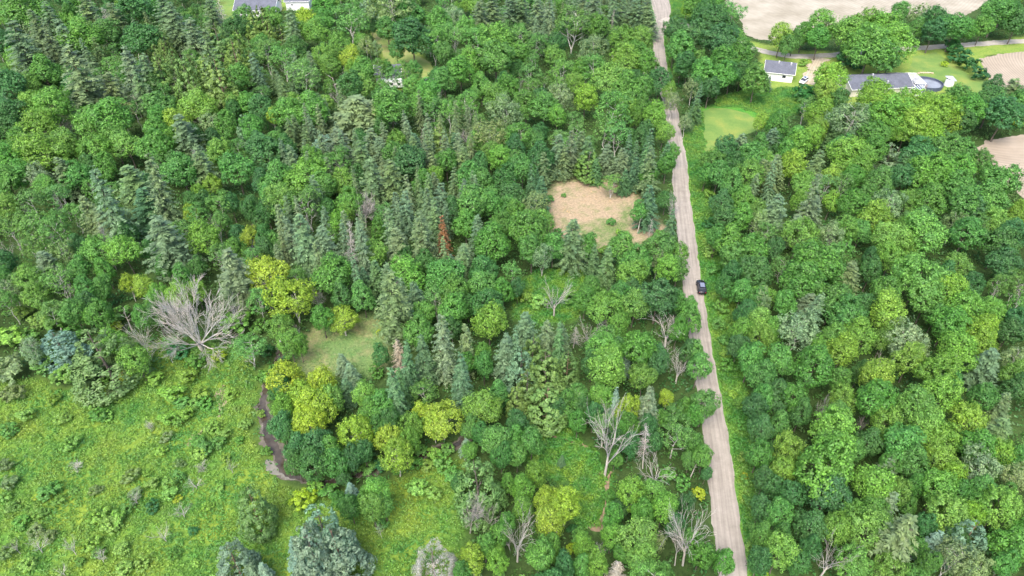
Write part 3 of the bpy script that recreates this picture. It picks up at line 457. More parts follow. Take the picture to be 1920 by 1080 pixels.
# ------------------------------------------------------------------ the ground sheet
def ground():
    ys = np.concatenate([np.linspace(-1500, -60, 14), np.linspace(-20, 44, 20), np.arange(45, 150, .55), np.arange(150, 340, .9), np.arange(342, 460, 4), np.geomspace(470, 5000, 14)])
    nc = 470
    u = np.concatenate([[-6, -3, -1.8, -1.3], np.linspace(-1.08, 1.08, nc), [1.3, 1.8, 3, 6]])
    hw = np.maximum(np.sqrt(np.maximum(ys, 0) ** 2 * cP ** 2 + 0) * 0 + (np.maximum(ys, 40) * cP + CAM_H * sP) * 960 / FPX, 80)
    far = np.clip((ys - 460) / 400, 0, 1)
    X = u[None, :] * (hw + far * 500)[:, None]; X[:, 0] -= 1500; X[:, -1] += 1500
    Y = np.repeat(ys[:, None], len(u), 1)
    P = np.stack([X.ravel(), Y.ravel()], 1)
    Pj = P + np.stack([wob(P, .9, 3), wob(P, .8, 4)], 1) * .9 + np.stack([wob(P, 2.7, 5), wob(P, 2.9, 6)], 1) * .35
    n1 = wob(P, .25, 1); n2 = wob(P, .9, 2); n3 = wob(P, 2.2, 7)
    C = np.array([.040, .072, .022]) * (1 + .3 * n1[:, None] + .25 * n3[:, None])
    def lay(polys, colf, soft=1.2):
        nonlocal C
        d = np.min([sdist(Pj, ground_poly(p)) for p in polys], 0)
        a = np.clip(.5 - d / soft, 0, 1)[:, None]
        C = C * (1 - a) + colf(d) * a
    def two(c1, c2, f): f = np.clip(f, 0, 1)[:, None]; return np.array(c1) * (1 - f) + np.array(c2) * f
    lay([O_MEADOW, O_WILLOW, O_CREEK], lambda d: two((.085, .19, .035), (.17, .24, .035), .45 + .5 * n1 + .5 * n2), 3)
    lay([O_WEED, O_TRAIL], lambda d: two((.055, .16, .03), (.09, .20, .03), .4 + .6 * n2 + .3 * n1), 2.5)
    lay([O_ROAD, O_NROAD], lambda d: two((.07, .19, .033), (.11, .22, .038), .5 + .6 * n2), 2)
    lay([O_DRIVE, O_YARD, O_NW], lambda d: two((.13, .22, .045), (.20, .26, .06), .5 + .6 * n2), 2)
    lay([O_LAWN], lambda d: two((.05, .19, .035), (.09, .23, .035), .5 + .6 * n2), 2)
    lay([O_GRASS], lambda d: two((.12, .20, .07), (.24, .225, .12), .30 + .55 * n1 + .65 * n2 + .4 * n3), 1.8)
    tg = ground_poly([(1075, 425), (1150, 415), (1180, 395), (1175, 440), (1120, 452), (1085, 445)])
    dg = sdist(Pj, tg)
    lay([O_TAN], lambda d: two((.30, .235, .165), (.125, .17, .065), np.clip(.6 - dg / 4.5, 0, 1.1) + .7 * n2 + .5 * n3 + .35 * n1 + .35 * np.clip(1 + d / 4, 0, 1)), 3.5)
    Z = wob(P, .07, 11) * .25 + n2 * .04
    near = np.min([sdist(P, ground_poly(p)) for p in (O_FIELD, O_FIELD_E, O_FIELD_SE, O_DRIVE, O_LAWN)], 0)
    V = np.stack([P[:, 0], P[:, 1], 0 * Z], 1)
    nr, ncol = Y.shape
    i = np.arange(nr - 1)[:, None] * ncol + np.arange(ncol - 1)[None]
    F = np.stack([i, i + 1, i + ncol + 1, i + ncol], -1).reshape(-1, 4)
    m, nt, p = new_mat('ground')
    at_ = N(nt, 'ShaderNodeVertexColor', layer_name='tone')
    v = ramp(nt, noise(nt, 1.6, 8, rough=.8), [(.33, (.58, .62, .58)), (.66, (1.35, 1.3, 1.22))])
    nt.links.new(mixc(nt, at_.outputs[0], v, 1.0, 'MULTIPLY'), p.inputs['Base Color'])
    p.inputs['Roughness'].default_value = .95; p.inputs['Specular IOR Level'].default_value = .1
    b = N(nt, 'ShaderNodeBump'); b.inputs['Strength'].default_value = .5; b.inputs['Distance'].default_value = .15
    nt.links.new(noise(nt, 5, 6), b.inputs['Height']); nt.links.new(b.outputs[0], p.inputs['Normal'])
    me = mesh_from('ground', V, F, mats=[m])
    ca = me.color_attributes.new('tone', 'FLOAT_COLOR', 'POINT')
    ca.data.foreach_set('color', np.concatenate([np.clip(C, 0, 1), np.ones((len(C), 1))], 1).astype(np.float32).ravel())
    tag(link('ground', me), kind='structure')
ground()

def smooth_line(pts, step=1.0):
    P = np.array(pts, float); out = []
    Q = np.concatenate([[2 * P[0] - P[1]], P, [2 * P[-1] - P[-2]]])
    for i in range(1, len(Q) - 2):
        p0, p1, p2, p3 = Q[i - 1:i + 3]; n = max(2, int(np.linalg.norm((p2 - p1)[:2]) / step))
        for k in range(n):
            t = k / n
            out.append(.5 * ((2 * p1) + (-p0 + p2) * t + (2 * p0 - 5 * p1 + 4 * p2 - p3) * t * t + (-p0 + 3 * p1 - 3 * p2 + p3) * t ** 3))
    out.append(P[-1]); return np.array(out)
def ribbon(name, pts, mat, z=.03, jag=.25, across=9, step=.8, seed=1):
    """pts: x, y, width. A strip with a ragged edge; UV x runs along, y across in metres"""
    L = smooth_line(pts, step); rng = np.random.default_rng(seed)
    D = unit(np.gradient(L[:, :2], axis=0)); Nn = np.stack([-D[:, 1], D[:, 0]], 1)
    s = np.concatenate([[0], np.cumsum(np.linalg.norm(np.diff(L[:, :2], axis=0), axis=1))])
    V = []; UV = []
    for k in range(across):
        f = k / (across - 1) * 2 - 1
        e = (rng.normal(0, jag * .5, len(L)) + jag * np.sin(s * .8 + k) ) * (abs(f) == 1)
        off = f * L[:, 2] / 2 + e * np.sign(f)
        V.append(np.concatenate([L[:, :2] + Nn * off[:, None], np.full((len(L), 1), z)], 1)); UV.append(np.stack([s, off], 1))
    V = np.stack(V, 1); UV = np.stack(UV, 1).reshape(-1, 2); n = len(L)
    i = np.arange(n - 1)[:, None] * across + np.arange(across - 1)[None]
    F = np.stack([i, i + across, i + across + 1, i + 1], -1).reshape(-1, 4)[:, ::-1]
    me = mesh_from(name, V.reshape(-1, 3), F, mats=[mat])
    uv = me.uv_layers.new(name='UVMap'); li = np.empty(len(me.loops), np.int32); me.loops.foreach_get('vertex_index', li)
    uv.data.foreach_set('uv', UV[li].astype(np.float32).ravel())
    return link(name, me)
def road_mat(name, a, b, streak=.5):
    m, nt, p = new_mat(name)
    tc = N(nt, 'ShaderNodeTexCoord'); mp = N(nt, 'ShaderNodeMapping'); mp.inputs['Scale'].default_value = (.06, 1.7, 1)
    nt.links.new(tc.outputs['UV'], mp.inputs[0])
    st = noise(nt, 1.0, 4, vec=mp.outputs[0])
    c = ramp(nt, st, [(.32, a), (.62, b)])
    g = ramp(nt, noise(nt, .5, 8, rough=.8), [(.3, (.78, .77, .75)), (.7, (1.16, 1.16, 1.16))])
    nt.links.new(mixc(nt, c, g, 1.0, 'MULTIPLY'), p.inputs['Base Color']); p.inputs['Roughness'].default_value = .95
    return m
def RX(x, y, w, right=True):
    q = at(x, y); return (q.x - w / 2 - .05 if right else q.x, q.y, w)
M_ROAD = road_mat('gravel', (.19, .17, .145), (.30, .27, .235))
edge = [(1442, 1400), (1425, 1240), (1400, 1060), (1380, 920), (1368, 830), (1346, 710), (1335, 650), (1321, 560), (1313, 510), (1303, 430), (1293, 360), (1288, 300), (1280, 262), (1274, 220), (1262, 170), (1254, 140), (1248, 100), (1245, 66)]
rp = [RX(x, y, 4.35) for x, y in edge]
a = at(1242, 30); b_ = at(1236, 0); c_ = at(1212, -40); d_ = at(1180, -90)
rp += [(a.x, a.y, 6.5), (b_.x, b_.y, 9), (c_.x, c_.y, 7), (d_.x, d_.y, 6)]
tag(ribbon('road', rp, M_ROAD, .03, .12), kind='structure')
lane = [(1240, 36, 6), (1262, 42, 6.5), (1300, 52, 4.5), (1350, 66, 4.2), (1400, 86, 4), (1440, 98, 4.2), (1500, 106, 4.4), (1590, 101, 4), (1700, 92, 4.2), (1800, 85, 4.2), (1920, 77, 4.2), (2050, 70, 4.2)]
lp = []
for x, y, w in lane: q = at(x, y); lp.append((q.x, q.y, w))
tag(ribbon('lane', lp, road_mat('pale_gravel', (.26, .24, .20), (.37, .345, .30)), .045, .2, seed=3), kind='structure')
lp = []
for x, y, w in [(1538, 108, 6), (1530, 125, 5), (1522, 142, 5), (1515, 158, 5)]: q = at(x, y); lp.append((q.x, q.y, w))
tag(ribbon('driveway', lp, road_mat('driveway_gravel', (.26, .23, .15), (.40, .34, .26)), .06, .7, seed=4), kind='structure')

def path(name, pts, mat, z, jag, seed):
    lp = []
    for x, y, w in pts: q = at(x, y); lp.append((q.x, q.y, w))
    return tag(ribbon(name, lp, mat, z, jag, across=5, step=.4, seed=seed), kind='structure')
M_MUD = plain('creek_mud', (.095, .085, .065), .8, 0, .35, 1.2)
M_EARTH = plain('bare_earth', (.21, .155, .095), .95, 0, .35, 1.5)
m, nt, p = new_mat('creek_water')
nt.links.new(ramp(nt, noise(nt, .6, 3), [(.3, (.035, .027, .018)), (.7, (.075, .062, .048))]), p.inputs['Base Color'])
p.inputs['Roughness'].default_value = .08
b = N(nt, 'ShaderNodeBump'); b.inputs['Strength'].default_value = .12; nt.links.new(noise(nt, 3, 3), b.inputs['Height']); nt.links.new(b.outputs[0], p.inputs['Normal'])
M_WATER = m
CREEK = [(620, 292, 1.5), (575, 303, 2), (545, 312, 3.2), (515, 330, 2), (492, 375, 2), (478, 440, 1.8), (476, 485, 2.6), (488, 530, 1.8), (512, 585, 1.8), (543, 618, 2.6), (532, 645, 2.2), (512, 690, 1.2), (500, 718, 1.7), (494, 760, 2.2), (499, 800, 2.6), (512, 838, 2.3), (527, 866, 2.6), (546, 890, 1.9), (592, 905, 1.2), (640, 899, 1.0), (690, 884, 1.1), (740, 868, 1.1), (800, 850, 1.3), (852, 834, 1.6), (885, 812, 1.5)]
path('creek_bank', [(x, y, w * .8 + .5) for x, y, w in CREEK], M_MUD, .02, .45, 7)
path('creek_water', [(x, y, w * .6) for x, y, w in CREEK], M_WATER, .04, .25, 8)
path('mud_bank', [(500, 862, .8), (515, 874, 2.0), (533, 886, 2.2), (552, 900, .9)], plain('grey_mud', (.155, .15, .125), .8, 0, .2), .033, .35, 9)
path('dirt_track', [(1146, 884, .5), (1140, 905, .6), (1136, 940, .6), (1131, 975, 1.0), (1122, 990, 1.3), (1100, 983, .5)], M_EARTH, .03, .16, 10)
path('dirt_track', [(1140, 885, .5), (1120, 890, .5), (1100, 895, .6), (1082, 905, .4)], M_EARTH, .034, .14, 11)
path('dirt_track', [(1010, 811, .4), (1035, 818, .6), (1070, 828, .6), (1105, 838, .5)], M_EARTH, .03, .16, 12)
path('bare_strip', [(422, 722, .5), (417, 738, 1.5), (413, 760, 1.1), (412, 782, .6)], plain('worn_ground', (.27, .24, .14), .95, 0, .25), .03, .4, 13)
path('bare_strip', [(385, 802, .5), (368, 820, .9), (350, 835, .6)], plain('worn_turf', (.20, .21, .09), .95, 0, .25), .03, .4, 14)

def sheet(name, poly, mat, z, jag=.5, seed=1):
    P = ground_poly(poly); rng = random.Random(seed); pts = []
    for i in range(len(P)):
        a, b = P[i], P[(i + 1) % len(P)]; n = max(1, int(np.linalg.norm(b - a) / 1.2))
        for k in range(n):
            q = a + (b - a) * k / n; pts.append((q[0] + rng.uniform(-jag, jag), q[1] + rng.uniform(-jag, jag), z))
    bm = bmesh.new(); vs = [bm.verts.new(p) for p in pts]; f = bm.faces.new(vs)
    bm.normal_update()
    if f.normal.z < 0: f.normal_flip()
    bmesh.ops.triangulate(bm, faces=[f])
    me = bpy.data.meshes.new(name); bm.to_mesh(me); bm.free(); me.materials.append(mat)
    return tag(link(name, me), kind='structure')
def field_mat(name, a, b, centre, freq, amt=.5):
    m, nt, p = new_mat(name)
    tc = N(nt, 'ShaderNodeTexCoord'); mp = N(nt, 'ShaderNodeMapping'); mp.inputs['Location'].default_value = (-centre[0], -centre[1], 0)
    nt.links.new(tc.outputs['Object'], mp.inputs[0])
    w = N(nt, 'ShaderNodeTexWave', wave_type='RINGS', rings_direction='Z'); w.inputs['Scale'].default_value = freq
    w.inputs['Distortion'].default_value = 1.2; w.inputs['Detail'].default_value = 3; w.inputs['Detail Scale'].default_value = .4
    nt.links.new(mp.outputs[0], w.inputs[0])
    c = ramp(nt, noise(nt, .09, 6, rough=.65), [(.35, a), (.65, b)])
    l = ramp(nt, w.outputs['Fac'], [(.2, g3(1 - amt * .5)), (.7, g3(1.05))])
    nt.links.new(mixc(nt, c, l, 1.0, 'MULTIPLY'), p.inputs['Base Color']); p.inputs['Roughness'].default_value = 1
    return m
q = at(1700, -700) if False else Vector((60, 420, 0))
sheet('field', [(1345, -80), (1880, -80), (1852, 0), (1832, 18), (1800, 34), (1690, 30), (1600, 42), (1470, 60), (1450, 76), (1420, 74), (1396, 64), (1386, 28), (1360, 8)], field_mat('stubble_field', (.215, .19, .14), (.32, .29, .23), (0, 480), .23, .10), .02)
e = at(1990, 120)
sheet('field', [(1838, 110), (1870, 102), (1990, 88), (1990, 158), (1930, 166), (1880, 168), (1856, 152)], field_mat('ploughed_field', (.24, .20, .15), (.315, .265, .205), (e.x + 25, e.y - 12), .32, .3), .02)
e = at(1960, 400)
sheet('field', [(1819, 285), (1850, 264), (1990, 238), (1990, 355), (1925, 374), (1880, 340), (1840, 336)], field_mat('sown_field', (.25, .205, .155), (.335, .28, .22), (e.x + 12, e.y - 10), .36, .3), .02)
def lawn_mat(name, a, b, c):
    m, nt, p = new_mat(name)
    x = ramp(nt, noise(nt, .16, 5, rough=.6), [(.38, a), (.52, b), (.66, c)])
    g = ramp(nt, noise(nt, 3, 5), [(.3, g3(.85)), (.7, g3(1.12))])
    nt.links.new(mixc(nt, x, g, 1.0, 'MULTIPLY'), p.inputs['Base Color']); p.inputs['Roughness'].default_value = .95
    return m
M_LAWN = lawn_mat('mown_lawn', (.09, .17, .032), (.125, .20, .038), (.18, .22, .042))
sheet('lawn', [(1319, 208), (1335, 202), (1362, 203), (1400, 212), (1425, 226), (1430, 240), (1390, 256), (1345, 275), (1330, 292), (1318, 280)], M_LAWN, .02, .25)
sheet('lawn', [(1712, 106), (1755, 98), (1768, 106), (1815, 140), (1850, 150), (1852, 178), (1835, 205), (1805, 190), (1790, 168), (1700, 150)], M_LAWN, .02, .3)
sheet('lawn', [(412, -30), (450, -30), (450, 22), (440, 34), (420, 34), (410, 12)], M_LAWN, .02, .3)
sheet('yard', [(690, 52), (722, 58), (740, 80), (770, 98), (806, 116), (812, 132), (800, 150), (770, 142), (752, 128), (728, 122), (716, 96)], lawn_mat('rough_lawn', (.15, .22, .05), (.21, .25, .07), (.27, .24, .11)), .02, .4)

# ------------------------------------------------------------------ low plants nobody could count
def herb_mat(name, green, yellow, scale=.16, mid=.5, trans=.25):
    def f(nt):
        n = noise(nt, scale, 4, 'Object', .65)
        c_ = ramp(nt, n, [(mid - .1, green), (mid + .1, yellow)])
        big = ramp(nt, noise(nt, scale * .28, 2, 'Object', .5), [(.42, (.70, .90, .95)), (.56, (1.05, 1.0, 1.0))])
        return mixc(nt, c_, big, 1.0, 'MULTIPLY')
    return leaf_mat(name, .35, (1.2, 1.0, .7), trans, f)
def scatter(name, region, n, leaves, size, height, radius, mat, seed, label, cat, flat=.6, lump=.0, clear=()):
    rng = np.random.default_rng(seed)
    if region is None:
        q = ground_poly([(-60, 1150), (1980, 1150), (1980, -20), (-60, -20)])
        lo, hi = q.min(0), q.max(0)
        P = rng.uniform(lo, hi, (int(n * 1.9), 2)); P = P[sdist(P, q) < 0]
        for o in OPEN[:1] + OPEN[2:15]: P = P[sdist(P, ground_poly(o)) > .4]
    else:
        out = []
        for poly in region:
            q = ground_poly(poly); lo, hi = q.min(0), q.max(0)
            area = .5 * abs(np.dot(q[:, 0], np.roll(q[:, 1], 1)) - np.dot(q[:, 1], np.roll(q[:, 0], 1)))
            P = rng.uniform(lo, hi, (int(n * np.prod(hi - lo)), 2)); jit = np.stack([wob(P, .9, 3), wob(P, .8, 4)], 1)
            out.append(P[sdist(P + jit, q) < 0])
        P = np.concatenate(out)
    for line, w in clear:
        L = smooth_line([(*at(x, y).xy, 0) for x, y, *_ in line] if line != 'road' else [(*q_[:2], 0) for q_ in rp], .8)[:, :2]
        keep = np.ones(len(P), bool)
        for k in range(0, len(L)):
            keep &= ((P - L[k]) ** 2).sum(1) > w * w
        P = P[keep]
    if lump:
        P = P[rng.random(len(P)) < np.clip(.5 + lump * (wob(P, .55, seed) + .6 * wob(P, 1.7, seed + 1)), .06, 1)]
    k = leaves; idx = np.repeat(np.arange(len(P)), k); m = len(idx)
    hz = height * (.6 + .5 * (wob(P, .5, seed + 2) + 1)) * rng.uniform(.5, 1.2, len(P))
    a = rng.random(m) * 6.28; r = radius * np.sqrt(rng.random(m))
    f = rng.random(m)
    C = np.stack([P[idx, 0] + np.cos(a) * r, P[idx, 1] + np.sin(a) * r, hz[idx] * (.25 + .75 * f * (1 - .4 * r / radius))], 1)
    NN = np.stack([np.cos(a) * .8, np.sin(a) * .8, np.full(m, flat + .5)], 1) + rng.normal(0, .4, (m, 3))
    V, F = cards(C, NN, size * rng.uniform(.6, 1.35, m), rng, .5)
    return tag(link(name, mesh_from(name, V, F, mats=[mat])), label, cat, None, 'stuff')
M_MEADOW = herb_mat('meadow_leaves', (.10, .245, .043), (.18, .295, .048), .15, .5)
M_VERGE = herb_mat('verge_leaves', (.075, .225, .038), (.15, .28, .042), .25, .52)
M_UNDER = herb_mat('undergrowth_leaves', (.045, .14, .035), (.085, .19, .04), .10, .5)
M_WEED = herb_mat('weed_leaves', (.065, .215, .04), (.15, .28, .035), .3, .52)
M_STRAW = herb_mat('straw', (.38, .28, .16), (.24, .24, .10), .2, .6, .1)
M_TURF = herb_mat('turf', (.14, .25, .07), (.30, .28, .13), .3, .55, .15)
scatter('meadow_plants', [O_MEADOW, O_WILLOW], 15, 7, .145, .5, .36, M_MEADOW, 21, 'waist-high green and yellow weeds covering the open meadow', 'weeds', clear=[(CREEK[11:], 1.0)], lump=.25)
scatter('verge_plants', [O_ROAD, O_NROAD, O_LAWN[:0] + [(1340, 182), (1400, 168), (1500, 164), (1520, 185), (1500, 212), (1455, 224), (1425, 214), (1395, 204), (1340, 198)]], 15, 6, .17, .5, .35, M_VERGE, 22, 'bright green grass and weeds along the gravel road verge', 'weeds', clear=[('road', 2.5), ([(1240, 30), (1236, 0), (1212, -40)], 4.2), ([(x, y) for x, y, w in lane[:4]], 3)])
scatter('clearing_weeds', [O_WEED, O_TRAIL], 14, 7, .17, .55, .33, M_WEED, 23, 'yellow-flowered weeds filling the small openings in the wood', 'weeds', clear=[([(1146, 884), (1140, 905), (1136, 940), (1131, 975)], .5)])
scatter('undergrowth', None, 70000, 7, .27, 1.5, .75, M_UNDER, 24, 'dense leafy green undergrowth between the trees', 'undergrowth', lump=.12, clear=[('road', 2.75), ([(1240, 30), (1236, 0), (1212, -40)], 4.5), (CREEK[:], 1.1), ([(x, y) for x, y, w in lane], 2.4)])
scatter('short_grass', [O_GRASS], 9, 5, .09, .10, .3, M_TURF, 25, 'short patchy grass on the mown clearing', 'grass')
scatter('dry_grass', [O_TAN], 2.2, 4, .10, .10, .35, M_STRAW, 26, 'dry straw-coloured grass scattered over the bare tan clearing', 'grass', lump=.8)
# ------------------------------------------------------------------ tree prototypes (meshes only)
BROAD = [broad_crown('broad_leaf_crown', 100 + k, nl=8 + k % 4, clumps=290, leaves=24, ragged=.26 + .09 * (k % 3), spiky=.15 * (k % 3)) for k in range(7)]
MAPLE = [broad_crown('maple_crown', 200 + k, nl=8 + k % 3, clumps=290, leaves=24, leaf=.18, spiky=.6 + .2 * (k % 2), ragged=.32) for k in range(6)]
WILLOW = [broad_crown('willow_crown', 300 + k, nl=10, clumps=150, leaves=30, leaf=.18, ragged=.4, spiky=.7, sparse=.2) for k in range(3)]
BIRCHC = [broad_crown('birch_crown', 400 + k, nl=11, clumps=115, leaves=30, leaf=.165, ragged=.45, sparse=.35, rz=4.6, zc=7.5) for k in range(4)]
PINE = [conifer_crown('pine_crown', 500 + k, whorls=36, nb=6, irr=.42, droop=.20, prof=.66, card=.33, up=.05, steps=8, base=.08) for k in range(4)] + \
       [conifer_crown('spire_crown', 510 + k, whorls=40, nb=6, irr=.36, droop=.3, prof=.8, card=.29, steps=8, base=.06) for k in range(3)]
SPRUCE = [conifer_crown('spruce_crown', 520 + k, whorls=26, nb=8, irr=.14, droop=.22, prof=.85, card=.36, steps=8, base=.05) for k in range(3)]
ROUNDSP = [cone_lump_crown('round_spruce_crown', 530 + k, w=6.4, prof=.55, clumps=230, leaves=30, leaf=.2, vertical=.5, rcs=1.0, base=.02) for k in range(3)]
CEDAR = [cone_lump_crown('cedar_crown', 540 + k, w=6, prof=.6, clumps=210, leaves=30, leaf=.22, vertical=1.3, rcs=.8) for k in range(3)]
FLUFF = [cone_lump_crown('fluffy_dead_crown', 560, w=6.2, prof=.36, clumps=260, leaves=34, leaf=.16, vertical=.4, rcs=.9, base=.02, aspect=.16)]
FSNAG = [conifer_crown('grey_dead_crown', 561, whorls=34, nb=6, irr=.35, droop=.1, prof=.7, card=.22, up=.12, steps=8, base=.05)]
SHRUB = [broad_crown('shrub_leaves', 600 + k, nl=7, clumps=48, leaves=34, leaf=.42, Rw=4, zc=3.4, rz=3.4, ragged=.4, spiky=.3, mat=M_LEAF) for k in range(4)]
DEAD = {s: [dead_meshes('dead_' + s, 700 + 10 * i + k, s) for k in range(n)] for i, (s, n) in enumerate([('spread', 1), ('vase', 4), ('snag', 3), ('bushy', 3), ('pole', 2)])}
DDIM = {'spread': (17, 9.0), 'vase': (7.0, 9.5), 'snag': (4.6, 12), 'bushy': (8.5, 8.0), 'pole': (2.5, 8)}
TR_B = [trunk_mesh('broad_trunk', np.random.default_rng(800 + k), 9.5, .2, 7) for k in range(4)]
TR_W = [trunk_mesh('birch_trunk', np.random.default_rng(810 + k), 10.5, .17, 8, 2.8, M_BIRCH, .8, stems=1 + k % 3) for k in range(4)]
TR_P = [trunk_mesh('conifer_trunk', np.random.default_rng(820 + k), 15.7, .2, 8, 1.2, M_BARK if k < 2 else M_RED, .1, base_frac=.1) for k in range(3)]
TR_Y = [trunk_mesh('leaning_trunk', np.random.default_rng(830 + k), 9.5, .2, 6, 2.6, M_BIRCH, .6, stems=2 + k) for k in range(2)]

CLS = {  # name, category, crown meshes, trunk meshes, proto width, height, colour, words, group
 'M': ('broadleaf_tree', 'tree', BROAD, TR_B, 8, 12, (.090, .240, .050), 'mid-green broadleaf'),
 'D': ('dark_broadleaf_tree', 'tree', BROAD, TR_B, 8, 12, (.060, .170, .050), 'dark green broadleaf'),
 'L': ('maple_tree', 'tree', MAPLE, TR_B, 8, 12, (.138, .300, .055), 'light green maple'),
 'Y': ('maple_tree', 'tree', MAPLE, TR_Y, 8, 12, (.245, .375, .045), 'lime-yellow maple'),
 'Z': ('maple_tree', 'tree', MAPLE, TR_B, 8, 12, (.178, .330, .048), 'yellow-green maple'),
 'G': ('willow_tree', 'tree', WILLOW, TR_W, 8, 12, (.180, .275, .125), 'pale grey-green willow'),
 'B': ('birch_tree', 'tree', BIRCHC, TR_W, 8, 12, (.110, .255, .062), 'airy pale-stemmed birch'),
 'P': ('pine_tree', 'conifer', PINE, TR_P, 6, 16, (.117, .190, .085), 'grey-green pine'),
 'T': ('spruce_tree', 'conifer', SPRUCE, TR_P, 6, 16, (.078, .165, .068), 'deep green spruce'),
 'S': ('spruce_tree', 'conifer', ROUNDSP + SPRUCE[:1], TR_P, 6, 16, (.130, .225, .145), 'blue-green spruce'),
 'K': ('spruce_tree', 'conifer', ROUNDSP, TR_P, 6, 16, (.088, .170, .056), 'rounded dark green spruce'),
 'C': ('cedar_tree', 'conifer', CEDAR, TR_P, 6, 16, (.108, .200, .045), 'olive green cedar'),
 'R': ('dead_spruce', 'dead tree', SPRUCE, TR_P, 6, 16, (.185, .100, .050), 'rust-brown dead spruce'),
 'F': ('dead_spruce', 'dead tree', ROUNDSP, TR_P, 6, 16, (.29, .285, .26), 'pale grey dead spruce'),
}
HUMAN = {'spread': 'wide silvery leafless tree', 'vase': 'forked bare grey tree', 'snag': 'bare spiky dead conifer', 'bushy': 'twiggy leafless grey tree', 'pole': 'bare broken grey trunk'}
SH_COL = {'m': ((.10, .25, .05), 'mid-green'), 'l': ((.17, .32, .06), 'light green'), 'y': ((.26, .36, .03), 'yellow-green'), 'd': ((.038, .15, .045), 'dark green'), 'g': ((.15, .235, .09), 'pale grey-green')}
rnd = random.Random(5)
items = []
def add(code, cx, cy, wpx, hpx, fill=False):
    """cx, cy: crown centre (broadleaf), tip (conifers) or foot (dead trees, shrubs' centre) on the survey"""
    c = code[0]; it = dict(code=code, c=c, fill=fill, mx=cx, my=cy)
    z = 0.0; pos = at(cx, cy, 4)
    for _ in range(3):
        k = ppm(pos.x, pos.y, z); w = wpx / k
        dist = math.hypot(pos.y, CAM_H - z); vs = k * pos.y / dist      # pixels per upright metre
        if c in 'MDLYGBZ':
            w *= 1.12
            h = hpx / vs if hpx else 5.0 + .85 * w
            if w < 3: h = w * 1.9
            z = .60 * h
        elif c in 'PTSCRFK':
            w *= 1.38 if c == 'P' else 1.15
            h = hpx / vs * (1.0 if c != 'S' and c != 'F' else .9) if hpx else 4.5 + 1.8 * w
            h = min(h * 1.08, 25); z = h * .985
        elif c == 'U':
            h = .62 * w; z = .4 * h
        else:
            h = hpx / vs; z = 0
        pos = at(cx, cy, z)
    it.update(x=pos.x, y=pos.y, w=w, h=h); items.append(it); return it
for (ox, oy), txt in SHEETS.items():
    for e_ in txt.replace('\n', '').split(';'):
        if not e_.strip(): continue
        q_ = e_.split()
        if q_[0] == 'Y' and (ox, oy) in ((1440, 0), (1440, 360), (1440, 720), (0, 0), (960, 0)): q_[0] = 'Z'
        hp = float(q_[4]) / 3 if len(q_) > 4 else 0
        add(q_[0], ox + float(q_[1]) / 3, oy + float(q_[2]) / 3, float(q_[3]) / 3, hp)
n_survey = len(items)
# the wood between the surveyed trees: smaller trees of the same kinds as their neighbours
cells = {}
def cell(x, y): return (int(x // 8), int(y // 8))
for it in items: cells.setdefault(cell(it['x'], it['y']), []).append(it)
cnt = {}
for it in items: cnt[CLS[it['c']][0] if it['c'] in CLS else it['c']] = cnt.get(CLS[it['c']][0] if it['c'] in CLS else it['c'], 0) + 1
quad = ground_poly([(-25, 1150), (1945, 1150), (1945, -30), (-25, -30)])
lo, hi = quad.min(0), quad.max(0)
tries = np.random.default_rng(77).uniform(lo, hi, (26000, 2)); tries = tries[sdist(tries, quad) < 0]
BLD = [at(1458, 140), at(1650, 160), at(1640, 150), at(1620, 160), at(1680, 160), at(1738, 155), at(1715, 165), at(1507, 150), at(728, 158), at(806, 152), at(490, 5), at(510, 5), at(560, 5)]
for x, y in tries:
    px, py = to_px(x, y, 0); 
    if is_open(px, py) or is_open(*to_px(x, y, 6)) or is_open(*to_px(x, y, 10)): continue
    if any((x - b.x) ** 2 + (y - b.y) ** 2 < 60 for b in BLD): continue
    w = rnd.uniform(4.4, 7.0); near = []; ci, cj = cell(x, y); ok = True; best = None
    for i in range(ci - 2, ci + 3):
        for j in range(cj - 2, cj + 3):
            for it in cells.get((i, j), ()):
                d = math.hypot(it['x'] - x, it['y'] - y)
                if it['c'] in 'XU' and it['w'] < 6: lim = 1.5
                else: lim = .335 * (it['w'] + w)
                if 535 < px < 900 and 235 < py < 560: lim *= .85
                if d < lim: ok = False; break
                if it['c'] in 'MDLYGBPTCZ' and (best is None or d < best[0]): best = (d, it)
            if not ok: break
        if not ok: break
    if not ok: continue
    c = best[1]['c'] if best and rnd.random() < .6 else rnd.choice('MMDDDLB')
    if c in 'YGZ': c = rnd.choice('LM')
    if 535 < px < 900 and 235 < py < 560 and rnd.random() < .4: c = 'P'
    if px < 520 and c == 'P' and rnd.random() < .6: c = rnd.choice('LMMB')
    if px > 1400 and c in 'DB' and rnd.random() < .75: c = rnd.choice('LMZ')
    nm = CLS[c][0]
    if cnt.get(nm, 0) >= 292:
        for c in ('LMBD' if px > 1400 else 'MDBL'):
            if cnt.get(CLS[c][0], 0) < 292: break
        nm = CLS[c][0]
        if cnt.get(nm, 0) >= 292: continue
    cnt[nm] = cnt.get(nm, 0) + 1
    it = dict(code=c, c=c, fill=True, x=x, y=y, w=w if c in 'MDLB' else w * .85, h=(rnd.uniform(6.5, 10) if c in 'MDLB' else rnd.uniform(10, 14)))
    it['mx'], it['my'] = to_px(x, y, it['h'] * .6)
    items.append(it); cells.setdefault(cell(x, y), []).append(it)
import sys; print('surveyed', n_survey, 'all', len(items), cnt, file=sys.stderr)

